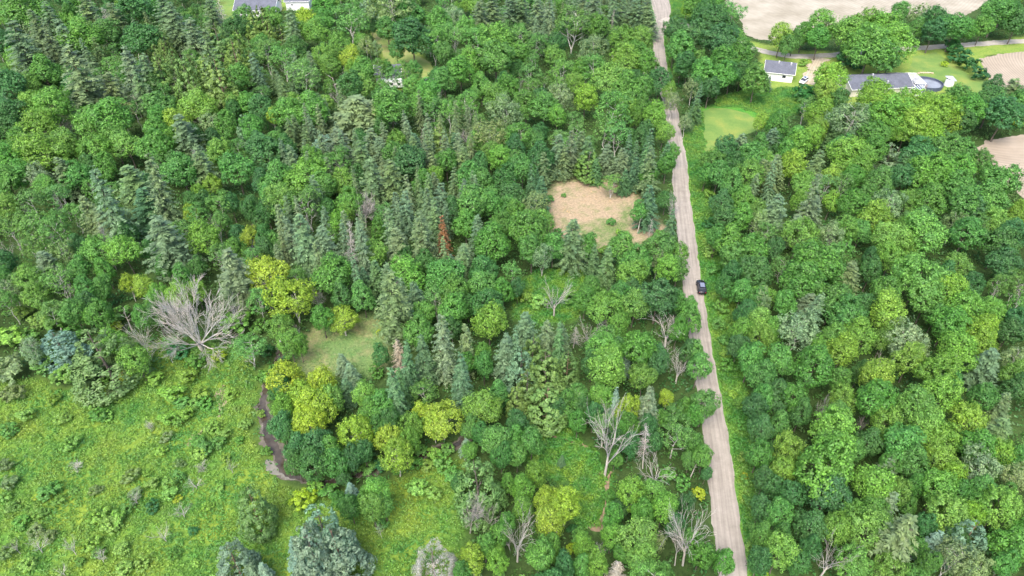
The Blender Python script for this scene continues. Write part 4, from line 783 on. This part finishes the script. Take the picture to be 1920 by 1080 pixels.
# ------------------------------------------------------------------ build every tree as a thing of its own
def jit(k):
    t = rnd.uniform(.86, 1.14)
    return (k[0] * t * rnd.uniform(.88, 1.12), k[1] * t, k[2] * t * rnd.uniform(.8, 1.2), 1)
for it in items:
    c = it['c']; x, y, w, h = it['x'], it['y'], it['w'], it['h']
    rz = rnd.uniform(0, 6.283)
    if c in CLS:
        name, cat, CR, TR, pw, ph, colr, words_ = CLS[c]
        root = link(name, None, loc=(x, y, 0)); root.empty_display_size = .5
        root.rotation_euler = (rnd.gauss(0, .025), rnd.gauss(0, .025), rz)
        asp = rnd.uniform(.92, 1.08)
        root.scale = (w / pw * asp, w / pw / asp, h / ph)
        if c == 'P': mesh = CR[rnd.randrange(4)] if w / h > .30 else CR[rnd.randrange(len(CR))]
        elif c == 'F': mesh = FSNAG[0] if w < 5 else FLUFF[0]
        elif c == 'S': mesh = CR[rnd.randrange(3)] if w > 5 else CR[3]
        else: mesh = rnd.choice(CR)
        t = link('trunk', rnd.choice(TR), root); cr = link('crown', mesh, root)
        cr.color = jit(colr)
        if c == 'F':
            t.color = cr.color
        it['words'] = words_; it['cat'] = cat; it['name'] = name
    elif c == 'U':
        colr, wd = SH_COL[it['code'][1]]
        root = link('shrub', rnd.choice(SHRUB), loc=(x, y, -.05)); root.rotation_euler = (0, 0, rz)
        root.scale = (w / 8, w / 8 * rnd.uniform(.85, 1.15), h / 6.8); root.color = jit(colr)
        it['words'] = wd + ' shrub'; it['cat'] = 'shrub'; it['name'] = 'shrub'
    else:
        st = {'w': 'spread', 'v': 'vase', 's': 'snag', 'b': 'bushy', 'p': 'pole'}[it['code'][1]]
        a_, b_m = rnd.choice(DEAD[st]); dw, dh = DDIM[st]
        root = link('dead_tree', None, loc=(x, y, 0)); root.empty_display_size = .5
        s = w / dw; root.scale = (s, s, h / dh)
        root.rotation_euler = (rnd.gauss(0, .05), rnd.gauss(0, .06), rz) if st != 'spread' else (0, 0, .6)
        t = link('trunk', a_, root); cr = link('crown', b_m, root)
        v = rnd.uniform(.33, .45) if st != 'spread' else .42; t.color = (v, v * .92, v * .85, 1)
        v = v * rnd.uniform(.9, 1.1); cr.color = (v, v * .95, v * .9, 1)
        it['words'] = HUMAN[st]; it['cat'] = 'dead tree'; it['name'] = 'dead_tree'
    it['obj'] = root

# ------------------------------------------------------------------ a label for each: look, landmark, order from the road
MARKS = [(1314, 540, 'the black car', 1), (648, 650, 'the grass clearing', 1), (1115, 395, 'the tan clearing', 1), (1040, 550, 'the weedy opening', 1), (1085, 870, 'the dirt-track opening', 1),
 (385, 660, 'the silver tree', 0), (520, 850, 'the creek bend', 1), (548, 312, 'the upper creek pool', 1), (477, 485, 'the narrow creek gap', 1), (1458, 150, 'the white garage', 1), (1650, 165, 'the long bungalow', 1),
 (1738, 155, 'the round pool', 1), (1365, 240, 'the mown lawn strip', 1), (1880, 320, 'the curved sown field', 1), (735, 160, 'the tree-hidden cottage', 1), (490, 12, 'the grey-roofed farmhouse', 1),
 (590, 1040, 'the big blue spruces', 0), (815, 1070, 'the pale round tree', 0), (200, 880, 'the weedy meadow', 1), (1240, 30, 'the road junction', 1), (1880, 130, 'the ploughed field', 1), (1600, 100, 'the lane bend', 1),
 (1345, 720, 'the road middle', 1), (1385, 980, 'the road foot', 1), (1262, 140, 'the upper road', 1)]
MW = [(at(a, b), n) for a, b, n, _ in MARKS]
roadL = smooth_line(rp, 3)[:, :2]
def road_d(x, y): return float(np.sqrt(((roadL - (x, y)) ** 2).sum(1)).min())
def ordinal(n):
    w = ['', 'first', 'second', 'third', 'fourth', 'fifth', 'sixth', 'seventh', 'eighth', 'ninth', 'tenth', 'eleventh', 'twelfth', 'thirteenth', 'fourteenth', 'fifteenth', 'sixteenth', 'seventeenth', 'eighteenth', 'nineteenth', 'twentieth']
    return w[n] if n < len(w) else ('twenty-' + w[n - 20] if n < 30 else 'thirty-' + w[min(n - 30, 9)])
byname = {}
for it in items: byname.setdefault(it['words'], []).append(it['w'])
med = {k: sorted(v) for k, v in byname.items()}
grp = {}
for it in items:
    v = med[it['words']]; n = len(v)
    size = '' if n < 4 else ('small ' if it['w'] < v[n // 3] else ('large ' if it['w'] > v[2 * n // 3] else 'medium '))
    best = min(MW, key=lambda m: (m[0].x - it['x']) ** 2 + ((m[0].y - it['y']) * .8) ** 2)
    dx, dy = it['x'] - best[0].x, it['y'] - best[0].y
    dd = math.hypot(dx, dy)
    if abs(dy) > abs(dx): where = ('behind ' if dy > 0 else 'before ')
    else: where = ('right of ' if dx > 0 else 'left of ')
    if dd > 26: where = 'far ' + where
    it['rd'] = road_d(it['x'], it['y'])
    it['where'] = where + best[1]
    grp.setdefault((size + it['words'], it['where']), []).append(it)
for (desc, where), L in grp.items():
    L.sort(key=lambda i: i['rd'])
    for k, it in enumerate(L):
        lab = desc + ' ' + where
        if len(L) > 1: lab += ', ' + ordinal(k + 1) + ' from the road'
        tag(it['obj'], lab[0].upper() + lab[1:] if False else lab, it['cat'], {'shrub': 'shrubs on the open ground and wood edges', 'dead_tree': 'bare dead trees in the wood', 'dead_spruce': 'dead spruces'}.get(it['name'], it['name'].replace('_', ' ') + 's of the wood'))

# ------------------------------------------------------------------ the wood goes on past the frame: one far-off mass
def wood_beyond():
    rng = np.random.default_rng(9); Vs = []; rows = []
    protos = []
    for me in BROAD[:4] + MAPLE[:2] + PINE[4:6]:
        v = np.empty(len(me.vertices) * 3, np.float32); me.vertices.foreach_get('co', v); protos.append(v.reshape(-1, 4, 3))
    pts = []
    inner = ground_poly([(-35, 1160), (1955, 1160), (1955, -40), (-35, -40)]); outer = ground_poly([(-420, 1240), (2340, 1240), (2340, -110), (-420, -110)])
    P = rng.uniform(outer.min(0), outer.max(0), (9000, 2)); P = P[(sdist(P, outer) < 0) & (sdist(P, inner) > 2)]
    for o in (O_MEADOW, O_FIELD, O_FIELD_E, O_FIELD_SE, [(1900, 60), (2400, 30), (2400, 110), (1900, 100)], [(-500, 740), (0, 740), (0, 1400), (-500, 1400)], [(1150, -120), (1300, -120), (1300, 0), (1150, 0)], [(1300, 1060), (1460, 1060), (1500, 1300), (1330, 1300)], [(1345, -200), (2400, -200), (2400, -40), (1345, -40)]):
        P = P[sdist(P, ground_poly(o)) > 2]
    P = P[np.argsort(sdist(P, inner))]
    for p in P:
        if all((p[0] - q[0]) ** 2 + (p[1] - q[1]) ** 2 > 26 for q in pts): pts.append(p)
    for p in pts[:620]:
        k = rng.integers(len(protos)); pr = protos[k]; sel = pr[rng.random(len(pr)) < .22]
        c_ = sel.mean(1, keepdims=True); q = c_ + (sel - c_) * 1.7
        a_ = rng.random() * 6.28; R_ = np.array([[math.cos(a_), -math.sin(a_), 0], [math.sin(a_), math.cos(a_), 0], [0, 0, 1]])
        s = rng.uniform(.8, 1.25); q = q @ R_.T * s + np.array([p[0], p[1], 0]); Vs.append(q.reshape(-1, 3))
    V = np.concatenate(Vs); F = np.arange(len(V)).reshape(-1, 4)
    o = tag(link('wood_beyond', mesh_from('wood_beyond', V, F, mats=[leaf_mat('far_leaves', .45, fixed=lambda nt: ramp(nt, noise(nt, .09, 3), [(.35, (.055, .165, .045)), (.5, (.10, .24, .05)), (.65, (.15, .29, .055))]))])), 'green wood carrying on beyond the surveyed trees', 'wood', None, 'stuff')
wood_beyond()
# ------------------------------------------------------------------ buildings, cars and yard things
def bm_box(bm, c, s, rot=0.0, mi=0):
    r = bmesh.ops.create_cube(bm, size=1.0)
    for v in r['verts']:
        p = Vector((v.co.x * s[0], v.co.y * s[1], v.co.z * s[2]))
        if rot: p.rotate(Matrix.Rotation(rot, 3, 'Z'))
        v.co = p + Vector(c)
    return r['verts']
def bm_prism(bm, pts, thick):
    """pts on a plane, extruded by a vector"""
    t = Vector(thick); a = [bm.verts.new(p) for p in pts]; b = [bm.verts.new(Vector(p) + t) for p in pts]; n = len(pts)
    bm.faces.new(a); bm.faces.new(b[::-1])
    for i in range(n): bm.faces.new((a[i], b[i], b[(i + 1) % n], a[(i + 1) % n]))
def mk(name, bm, mat, parent=None, loc=None, rot=None, bevel=0):
    bmesh.ops.recalc_face_normals(bm, faces=bm.faces)
    if bevel: bmesh.ops.bevel(bm, geom=list(bm.edges), offset=bevel, segments=2, affect='EDGES', profile=.5)
    me = bpy.data.meshes.new(name); bm.to_mesh(me); bm.free()
    for m_ in (mat if isinstance(mat, (list, tuple)) else [mat]): me.materials.append(m_)
    o = link(name, me, parent, loc)
    if rot: o.rotation_euler = (0, 0, rot)
    return o
def siding(name, c, step=6.0):
    m, nt, p = new_mat(name)
    tc = N(nt, 'ShaderNodeTexCoord'); w = N(nt, 'ShaderNodeTexWave', wave_type='BANDS', bands_direction='Z', wave_profile='SAW')
    w.inputs['Scale'].default_value = step; nt.links.new(tc.outputs['Object'], w.inputs[0])
    k = ramp(nt, w.outputs['Fac'], [(0, tuple(x * .82 for x in c)), (.2, c)])
    n_ = ramp(nt, noise(nt, .8, 4), [(.3, g3(.9)), (.7, g3(1.03))])
    nt.links.new(mixc(nt, k, n_, 1.0, 'MULTIPLY'), p.inputs['Base Color']); p.inputs['Roughness'].default_value = .6
    return m
M_WHITE = siding('white_siding', (.80, .80, .78)); M_CREAM = siding('cream_siding', (.62, .58, .50))
M_TRIM = plain('white_paint', (.80, .80, .78), .5, 0, .04); M_GLASS = plain('dark_glass', (.03, .035, .05), .08, 0, .1)
def shingle(name, c):
    m, nt, p = new_mat(name)
    tc = N(nt, 'ShaderNodeTexCoord'); b = N(nt, 'ShaderNodeTexBrick'); b.inputs['Scale'].default_value = 2.2
    b.inputs['Color1'].default_value = (*c, 1); b.inputs['Color2'].default_value = (*[x * 1.3 for x in c], 1); b.inputs['Mortar'].default_value = (*[x * .7 for x in c], 1)
    nt.links.new(tc.outputs['Object'], b.inputs[0])
    g = ramp(nt, noise(nt, .7, 6), [(.3, g3(.8)), (.7, g3(1.2))])
    nt.links.new(mixc(nt, b.outputs[0], g, 1.0, 'MULTIPLY'), p.inputs['Base Color']); p.inputs['Roughness'].default_value = .9
    return m
M_SHING = shingle('grey_shingles', (.085, .092, .115))

def house(name, A, B, depth, wall_h, rise, wallm, label, roofm=M_SHING, over=.45, windows=(), doors=(), vents=(), side_windows=(), cat='house'):
    """A, B: the two near corners on the ground; the house runs back from them"""
    A, B = Vector((A.x, A.y, 0)), Vector((B.x, B.y, 0)); L = (B - A).length; rz = math.atan2(B.y - A.y, B.x - A.x)
    r = link(name, None, loc=A); r.rotation_euler = (0, 0, rz); tag(r, label, cat)
    bm = bmesh.new()
    prof = [(0, 0, 0), (0, depth, 0), (0, depth, wall_h), (0, depth / 2, wall_h + rise - .12), (0, 0, wall_h)]
    bm_prism(bm, prof, (L, 0, 0)); mk('wall', bm, wallm, r)
    bm = bmesh.new(); s = rise / (depth / 2)
    for sg in (0, 1):
        y0, z0 = (-over, wall_h - over * s) if sg == 0 else (depth + over, wall_h - over * s)
        bm_prism(bm, [(-over, y0, z0 + .02), (-over, depth / 2, wall_h + rise + .02), (-over, depth / 2, wall_h + rise + .2), (-over, y0, z0 + .2)], (L + 2 * over, 0, 0))
    roof = mk('roof', bm, roofm, r)
    bm = bmesh.new()
    for x in (-over - .06, L + over):
        for sg in (0, 1):
            y0 = -over if sg == 0 else depth + over; z0 = wall_h - over * s
            bm_prism(bm, [(x, y0, z0 - .08), (x, depth / 2, wall_h + rise - .08), (x, depth / 2, wall_h + rise + .23), (x, y0, z0 + .23)], (.06, 0, 0))
    bm_box(bm, (L / 2, -over - .05, wall_h - over * s + .08), (L + 2 * over + .1, .1, .16))
    mk('bargeboard', bm, M_TRIM, roof)
    for (x, z, w, h) in windows:
        bm = bmesh.new(); bm_box(bm, (x, -.03, z), (w + .24, .1, h + .24)); f = mk('window', bm, M_TRIM, r)
        bm = bmesh.new(); bm_box(bm, (x, -.09, z), (w, .06, h)); mk('pane', bm, M_GLASS, f)
    for (y, z, w, h) in side_windows:
        bm = bmesh.new(); bm_box(bm, (L + .03, y, z), (.1, w + .24, h + .24)); f = mk('window', bm, M_TRIM, r)
        bm = bmesh.new(); bm_box(bm, (L + .09, y, z), (.06, w, h)); mk('pane', bm, M_GLASS, f)
    for (x, w, h) in doors:
        bm = bmesh.new(); bm_box(bm, (x, -.05, h / 2), (w, .1, h)); d = mk('door', bm, plain('door_paint', (.3, .3, .33)), r)
        bm = bmesh.new(); bm_box(bm, (x + w * .38, -.14, 1.0), (.06, .08, .12)); mk('handle', bm, M_TRIM, d)
    for (x, f) in vents:
        bm = bmesh.new(); y = depth / 2 * f; z = wall_h + rise * f
        bmesh.ops.create_cone(bm, cap_ends=True, segments=10, radius1=.28, radius2=.22, depth=.7, matrix=Matrix.Translation((x, y, z + .35)))
        bmesh.ops.create_cone(bm, cap_ends=True, segments=10, radius1=.34, radius2=.1, depth=.18, matrix=Matrix.Translation((x, y, z + .78)))
        mk('vent', bm, plain('vent_metal', (.5, .5, .52), .4, .3), roof)
    return r, L
g = house('garage', at(1431, 149.5), at(1484, 155.5), 7.5, 3.1, 2.3, M_WHITE, 'white garage with grey shingle roof beside the white car', windows=[(6.4, 1.9, 1.1, .9)], vents=[(4, .85), (8, .8)], side_windows=[(3.7, 1.2, 2.0, 1.6)], cat='garage')[0]
h, L = house('bungalow', at(1594, 182), at(1706, 177), 11.0, 2.7, 2.1, M_CREAM, 'long low bungalow with grey roof and pergola by the pool', windows=[(17.6, 1.6, 1.0, .8), (13, 1.5, 1.4, 1.0), (6, 1.5, 1.6, 1.0)], doors=[(3, 1, 2.05)], vents=[(8.7, .93), (12.6, .35)], side_windows=[(4, 1.5, 1.4, 1)])
# sunroom and pergola on the pool side
def prow(name, label, A, w, d, hgt, cat, slats=9):
    r = link(name, None, loc=A[0]); r.rotation_euler = (0, 0, A[1]); tag(r, label, cat)
    for x in (0, w):
        for y in (0, d):
            bm = bmesh.new(); bm_box(bm, (x, y, hgt / 2), (.14, .14, hgt)); mk('post', bm, M_TRIM, r)
    bm = bmesh.new()
    for y in (0, d): bm_box(bm, (w / 2, y, hgt + .08), (w + .3, .1, .16))
    for k in range(slats): bm_box(bm, (w / 2, d * k / (slats - 1), hgt + .23), (w + .5, .16, .1))
    mk('slats', bm, M_TRIM, r)
    bm = bmesh.new(); bm_box(bm, (w / 2, d / 2, .1), (w + .3, d + .3, .2)); mk('deck', bm, plain('deck_boards', (.42, .38, .33), .8), r)
    return r
pa = at(1711, 170); prow('pergola', 'white slatted pergola between the bungalow and the pool', (Vector((pa.x, pa.y, 0)), -.05), 3.4, 8.4, 2.4, 'pergola', 10)
def sunroom(A, rz, w, d, hgt, label):
    r = link('sunroom', None, loc=A); r.rotation_euler = (0, 0, rz); tag(r, label, 'sunroom')
    bm = bmesh.new(); bm_box(bm, (w / 2, d / 2, .35), (w, d, .7)); mk('wall', bm, M_TRIM, r)
    bm = bmesh.new()
    n = 5
    for k in range(n + 1): bm_box(bm, (w * k / n, 0, (hgt + .7) / 2), (.1, .1, hgt - .7)); bm_box(bm, (w * k / n, d / 2, hgt + .3), (.09, d, .1))
    for k in range(4): bm_box(bm, (0, d * (k + .5) / 4, (hgt + .7) / 2), (.1, .1, hgt - .7)); bm_box(bm, (w, d * (k + .5) / 4, (hgt + .7) / 2), (.1, .1, hgt - .7))
    bm_box(bm, (w / 2, 0, hgt), (w + .2, .14, .16)); bm_box(bm, (0, d / 2, hgt), (.14, d, .16)); bm_box(bm, (w, d / 2, hgt), (.14, d, .16))
    mk('frame', bm, M_TRIM, r)
    bm = bmesh.new(); bm_box(bm, (w / 2, d / 2, (hgt + .7) / 2), (w - .06, d - .06, hgt - .72)); mk('glazing', bm, plain('sunroom_glass', (.10, .12, .16), .1), r)
    return r
pa = at(1706, 180); sunroom(Vector((pa.x, pa.y, 0)), -.04, 4.2, 3.0, 2.3, 'small white-framed sunroom on the pool end of the bungalow')
# pool
def pool():
    c = at(1737, 161); r = link('pool', None, loc=c); tag(r, 'round above-ground pool with dark liner beside the pergola', 'pool')
    rad = 4.9; n = 48; bm = bmesh.new()
    ring = lambda q, z: [bm.verts.new((math.cos(i * 2 * math.pi / n) * q, math.sin(i * 2 * math.pi / n) * q, z)) for i in range(n)]
    a, b, c2, d2 = ring(rad, 0), ring(rad, 1.3), ring(rad - .18, 1.3), ring(rad - .18, .25)
    for u_, v_ in ((a, b), (b, c2), (c2, d2)):
        for i in range(n): bm.faces.new((u_[i], u_[(i + 1) % n], v_[(i + 1) % n], v_[i]))
    mk('pool_wall', bm, plain('pool_liner', (.07, .085, .13), .5), r)
    bm = bmesh.new(); bmesh.ops.create_circle(bm, cap_ends=True, segments=n, radius=rad - .2, matrix=Matrix.Translation((0, 0, .85))); mk('pool_water', bm, plain('pool_cover', (.07, .08, .115), .6), r)
    bm = bmesh.new(); bmesh.ops.create_circle(bm, cap_ends=True, segments=n, radius=rad - 1.15, matrix=Matrix.Translation((.25, -.3, .87))); mk('pool_cover', bm, plain('pale_cover', (.18, .20, .235), .7, 0, .25, .6), r)
    bm = bmesh.new()
    for s in (-.25, .25): bm_box(bm, (-2.6 + s, -4.2, 1.1), (.07, .07, 2.2))
    for k in range(5): bm_box(bm, (-2.6, -4.2, .3 + k * .4), (.5, .16, .05))
    mk('ladder', bm, plain('ladder_brown', (.25, .14, .10)), r)
    return r
pool()
c = at(1778, 160); r = link('garden_hut', None, loc=c); tag(r, 'small round white hut with grey sloping top beyond the pool', 'hut')
bm = bmesh.new(); bmesh.ops.create_cone(bm, cap_ends=True, segments=12, radius1=1.5, radius2=1.4, depth=2.2, matrix=Matrix.Translation((0, 0, 1.1))); mk('wall', bm, M_TRIM, r)
bm = bmesh.new(); bmesh.ops.create_cone(bm, cap_ends=True, segments=14, radius1=2.0, radius2=.25, depth=.8, matrix=Matrix.Translation((.4, .5, 2.6)) @ Matrix.Rotation(.25, 4, 'Y')); mk('roof', bm, plain('grey_canvas', (.33, .36, .38)), r)
bm = bmesh.new(); bm_box(bm, (-.6, -1.38, .9), (.7, .12, 1.7)); mk('door', bm, M_TRIM, r)
# rocks edging the pool, patio set by the bungalow's far gable
for k in range(7):
    q = at(1722 + 4.3 * k, 137 + (1 if k in (0, 6) else 0)); bm = bmesh.new(); bmesh.ops.create_icosphere(bm, subdivisions=2, radius=.42)
    for v in bm.verts: v.co *= 1 + rnd.uniform(-.18, .18); v.co.z *= .6
    tag(mk('edging_rock', bm, plain('warm_rock', (.42, .33, .24)), None, (q.x, q.y, .15)), ordinal(k + 1) + ' pale rock along the pool edge counting from the bungalow', 'rock', 'rocks along the pool edge')
q = at(1581, 178); r = link('patio_table', None, loc=(q.x, q.y, 0)); tag(r, 'dark patio table at the gable end of the bungalow', 'table')
bm = bmesh.new(); bmesh.ops.create_cone(bm, cap_ends=True, segments=16, radius1=.9, radius2=.9, depth=.06, matrix=Matrix.Translation((0, 0, .74))); mk('table_top', bm, plain('dark_metal', (.06, .06, .07), .4), r)
for a_ in range(4):
    bm = bmesh.new(); bm_box(bm, (math.cos(a_ * 1.57) * .5, math.sin(a_ * 1.57) * .5, .36), (.06, .06, .71)); mk('leg', bm, plain('leg_metal', (.08, .08, .09), .4), r)

# houses at the top edge and in the wood
h2 = house('farmhouse', at(442, 33), at(517, 33), 11, 3.0, 2.6, M_WHITE, 'grey-roofed farmhouse with white railings at the top edge', windows=[(4, 1.6, 1.2, 1), (8, 1.6, 1.2, 1)], doors=[(6, 1, 2.05)], side_windows=[(3, 1.5, 1.4, 1.0)])[0]
q = at(497, 33); sunroom(Vector((q.x, q.y - 3.2, 0)), 0, 5.2, 3.2, 2.5, 'white glazed sunroom on the front of the farmhouse')
q = at(450, 35); r = link('porch_railing', None, loc=(q.x, q.y - 1.2, 0)); tag(r, 'white porch railing at the corner of the farmhouse', 'railing')
bm = bmesh.new()
for k in range(7): bm_box(bm, (k * .6 - 1.8, 0, .6), (.1, .1, 1.2))
bm_box(bm, (0, 0, 1.2), (3.9, .12, .1)); mk('balusters', bm, M_TRIM, r)
bm = bmesh.new(); bm_box(bm, (0, .9, .25), (4.0, 1.8, .5)); mk('deck', bm, M_TRIM, r)
house('outbuilding', at(538, 20), at(581, 19), 8, 3.8, 2.0, M_WHITE, 'white-walled outbuilding with dark roof beside the farmhouse', windows=[(2.6, 2.4, .6, .5)], cat='outbuilding')
house('cottage', at(706, 158), at(752, 156), 6.5, 3.0, 2.2, M_WHITE, 'small white cottage with grey roof hidden among birches', windows=[(2, 1.6, 1, 1), (6.5, 1.6, 1, 1)], doors=[(4.3, 1, 2.05)], cat='cottage')
q = at(712, 168); r = link('camper_trailer', None, loc=(q.x, q.y, 0)); r.rotation_euler = (0, 0, .02); tag(r, 'white camper trailer parked in front of the hidden cottage', 'trailer')
bm = bmesh.new(); bm_box(bm, (4.2, 1.2, 1.75), (8.0, 2.4, 2.3)); mk('body', bm, M_TRIM, r, bevel=.18)
for x in (1.6, 4.2, 6.6):
    bm = bmesh.new(); bm_box(bm, (x, -.02, 1.9), (1.0, .08, .7)); mk('window', bm, M_GLASS, r)
for x in (3.7, 4.7):
    bm = bmesh.new(); bmesh.ops.create_cone(bm, cap_ends=True, segments=16, radius1=.36, radius2=.36, depth=.22, matrix=Matrix.Translation((x, .15, .36)) @ Matrix.Rotation(math.pi / 2, 4, 'X')); mk('wheel', bm, plain('tyre_rubber', (.03, .03, .03)), r)
bm = bmesh.new(); bm_box(bm, (8.7, 1.2, .5), (1.2, .12, .12)); mk('hitch', bm, plain('hitch_metal', (.1, .1, .1)), r)

def car(name, pos, heading, paint, roofm, label, cat='car', suv=True):
    """nose towards +x before turning by heading; 4.7 m long, 1.86 m wide"""
    r = link(name, None, loc=(pos[0], pos[1], .05)); r.rotation_euler = (0, 0, heading); tag(r, label, cat)
    Hh = 1.68 if suv else 1.45
    sec = [(-2.35, .62, .45, .85), (-2.25, .84, .35, .98), (-1.7, .92, .26, 1.02), (-.8, .93, .24, 1.0), (.2, .93, .24, .98), (1.0, .93, .24, .96), (1.6, .91, .26, .88), (2.1, .82, .32, .78), (2.34, .58, .42, .66)]
    bm = bmesh.new(); rows = []
    for x, w, z0, z1 in sec:
        rows.append([bm.verts.new((x, s * a, z)) for s, a, z in ((-1, w * .92, z0), (-1, w, z0 + .22), (-1, w * .99, z1 - .12), (-1, w * .86, z1), (0, 0, z1 + .05), (1, w * .86, z1), (1, w * .99, z1 - .12), (1, w, z0 + .22), (1, w * .92, z0))])
    for a, b in zip(rows, rows[1:]):
        for i in range(8): bm.faces.new((a[i], a[i + 1], b[i + 1], b[i]))
        bm.faces.new((a[8], a[0], b[0], b[8]))
    bm.faces.new(rows[0]); bm.faces.new(rows[-1][::-1])
    body = mk('body', bm, paint, r)
    for f in body.data.polygons: f.use_smooth = True
    def cab(name, xs, zt, inset, mat, z0=.93):
        bm = bmesh.new(); x0, x1, t0, t1 = xs
        lo_ = [(x0, -.84, z0), (x1, -.84, z0), (x1, .84, z0), (x0, .84, z0)]; hi_ = [(t0, -.84 + inset, zt), (t1, -.84 + inset, zt), (t1, .84 - inset, zt), (t0, .84 - inset, zt)]
        a = [bm.verts.new(p) for p in lo_]; b = [bm.verts.new(p) for p in hi_]
        bm.faces.new(b); bm.faces.new(a[::-1])
        for i in range(4): bm.faces.new((a[i], a[(i + 1) % 4], b[(i + 1) % 4], b[i]))
        return mk(name, bm, mat, r, bevel=.05)
    cab('windows', (-2.05, 1.15, -1.7, .32), Hh - .09, .17, M_GLASS)
    bm = bmesh.new(); bm_box(bm, (-.68, 0, Hh - .05), (1.95, 1.28, .1)); mk('roof', bm, paint, r, bevel=.04)
    bm = bmesh.new(); bm_box(bm, (-.62, 0, Hh + .012), (1.45, .95, .03)); mk('roof_glass', bm, roofm, r, bevel=.01)
    bm = bmesh.new()
    for s in (-1, 1):
        for x0, x1 in ((1.12, .34), (-2.02, -1.72)): 
            bm_prism(bm, [(x0, s * .84, .95), (x0 - .12 * (1 if x0 > 0 else -1), s * .845, .95), (x1 - .1 * (1 if x0 > 0 else -1), s * .69, Hh - .07), (x1, s * .685, Hh - .07)], (0, s * .03, .01))
    mk('pillars', bm, paint, r)
    for x in (-1.42, 1.42):
        for s in (-1, 1):
            bm = bmesh.new(); bmesh.ops.create_cone(bm, cap_ends=True, segments=20, radius1=.35, radius2=.35, depth=.24, matrix=Matrix.Translation((x, s * .84, .33)) @ Matrix.Rotation(math.pi / 2, 4, 'X'))
            w = mk('wheel', bm, bpy.data.materials.get('tyre_rubber') or plain('tyre_rubber', (.03, .03, .03)), r, bevel=.02)
            bm = bmesh.new(); bmesh.ops.create_cone(bm, cap_ends=True, segments=14, radius1=.22, radius2=.2, depth=.03, matrix=Matrix.Translation((x, s * .965, .33)) @ Matrix.Rotation(math.pi / 2, 4, 'X')); mk('rim', bm, plain('rim_metal', (.5, .5, .5), .3, .8), w)
    for s in (-1, 1):
        bm = bmesh.new(); bm_box(bm, (2.2, s * .6, .66), (.16, .34, .14)); mk('headlight', bm, plain('lamp_glass', (.7, .7, .7), .15), r, bevel=.03)
        bm = bmesh.new(); bm_box(bm, (-2.27, s * .62, .82), (.12, .3, .16)); mk('tail_light', bm, plain('red_lens', (.35, .03, .02), .2), r, bevel=.03)
        bm = bmesh.new(); bm_box(bm, (.72, s * 1.0, 1.02), (.14, .22, .14)); mk('mirror', bm, paint, r, bevel=.03)
    bm = bmesh.new(); bm_box(bm, (2.3, 0, .55), (.1, .9, .18)); mk('grille', bm, M_GLASS, r)
    return r
M_BLACK = plain('black_paint', (.012, .013, .02), .25, 0, .1); M_WPAINT = plain('white_car_paint', (.75, .76, .78), .3, 0, .03)
q = at(1314, 542); p2 = at(1316.2, 556); hd = math.atan2(at(1308, 500).y - at(1322, 580).y, at(1308, 500).x - at(1322, 580).x)
car('car', (q.x, q.y), hd, M_BLACK, plain('panorama_glass', (.16, .18, .24), .12), 'black car with pale glass roof driving up the gravel road')
q = at(1506, 155); car('car', (q.x, q.y), R(52) + math.pi, M_WPAINT, plain('blue_roof_glass', (.04, .07, .18), .15), 'white car with dark blue glass roof parked by the garage')
q = at(805, 155); car('car', (q.x, q.y), R(35), plain('silver_paint', (.45, .47, .5), .3, .4), plain('silver_roof', (.5, .52, .55), .3, .3), 'silver car half hidden by trees near the cottage')
q = at(1257, 38); r = link('mailbox', None, loc=(q.x, q.y, 0)); tag(r, 'dark mailbox on a post at the road junction', 'mailbox')
bm = bmesh.new(); bm_box(bm, (0, 0, .6), (.14, .14, 1.2)); mk('post', bm, plain('post_wood', (.12, .09, .07)), r)
bm = bmesh.new(); bm_box(bm, (.1, 0, 1.4), (.8, .5, .45)); mk('box', bm, plain('black_metal', (.02, .02, .02), .4), r, bevel=.08)
# stones in the creek
for k, (x, y, s) in enumerate([(530, 632, .38), (537, 630, .26), (526, 640, .24)]):
    q = at(x, y); bm = bmesh.new(); bmesh.ops.create_icosphere(bm, subdivisions=2, radius=s)
    for v in bm.verts: v.co *= 1 + rnd.uniform(-.2, .2); v.co.z *= .6
    tag(mk('creek_stone', bm, plain('pale_stone', (.45, .44, .42)), None, (q.x, q.y, .12)), ('largest', 'middle', 'smallest')[k] + ' of three pale stones in the creek by the lime tree', 'stone', 'stones in the creek')
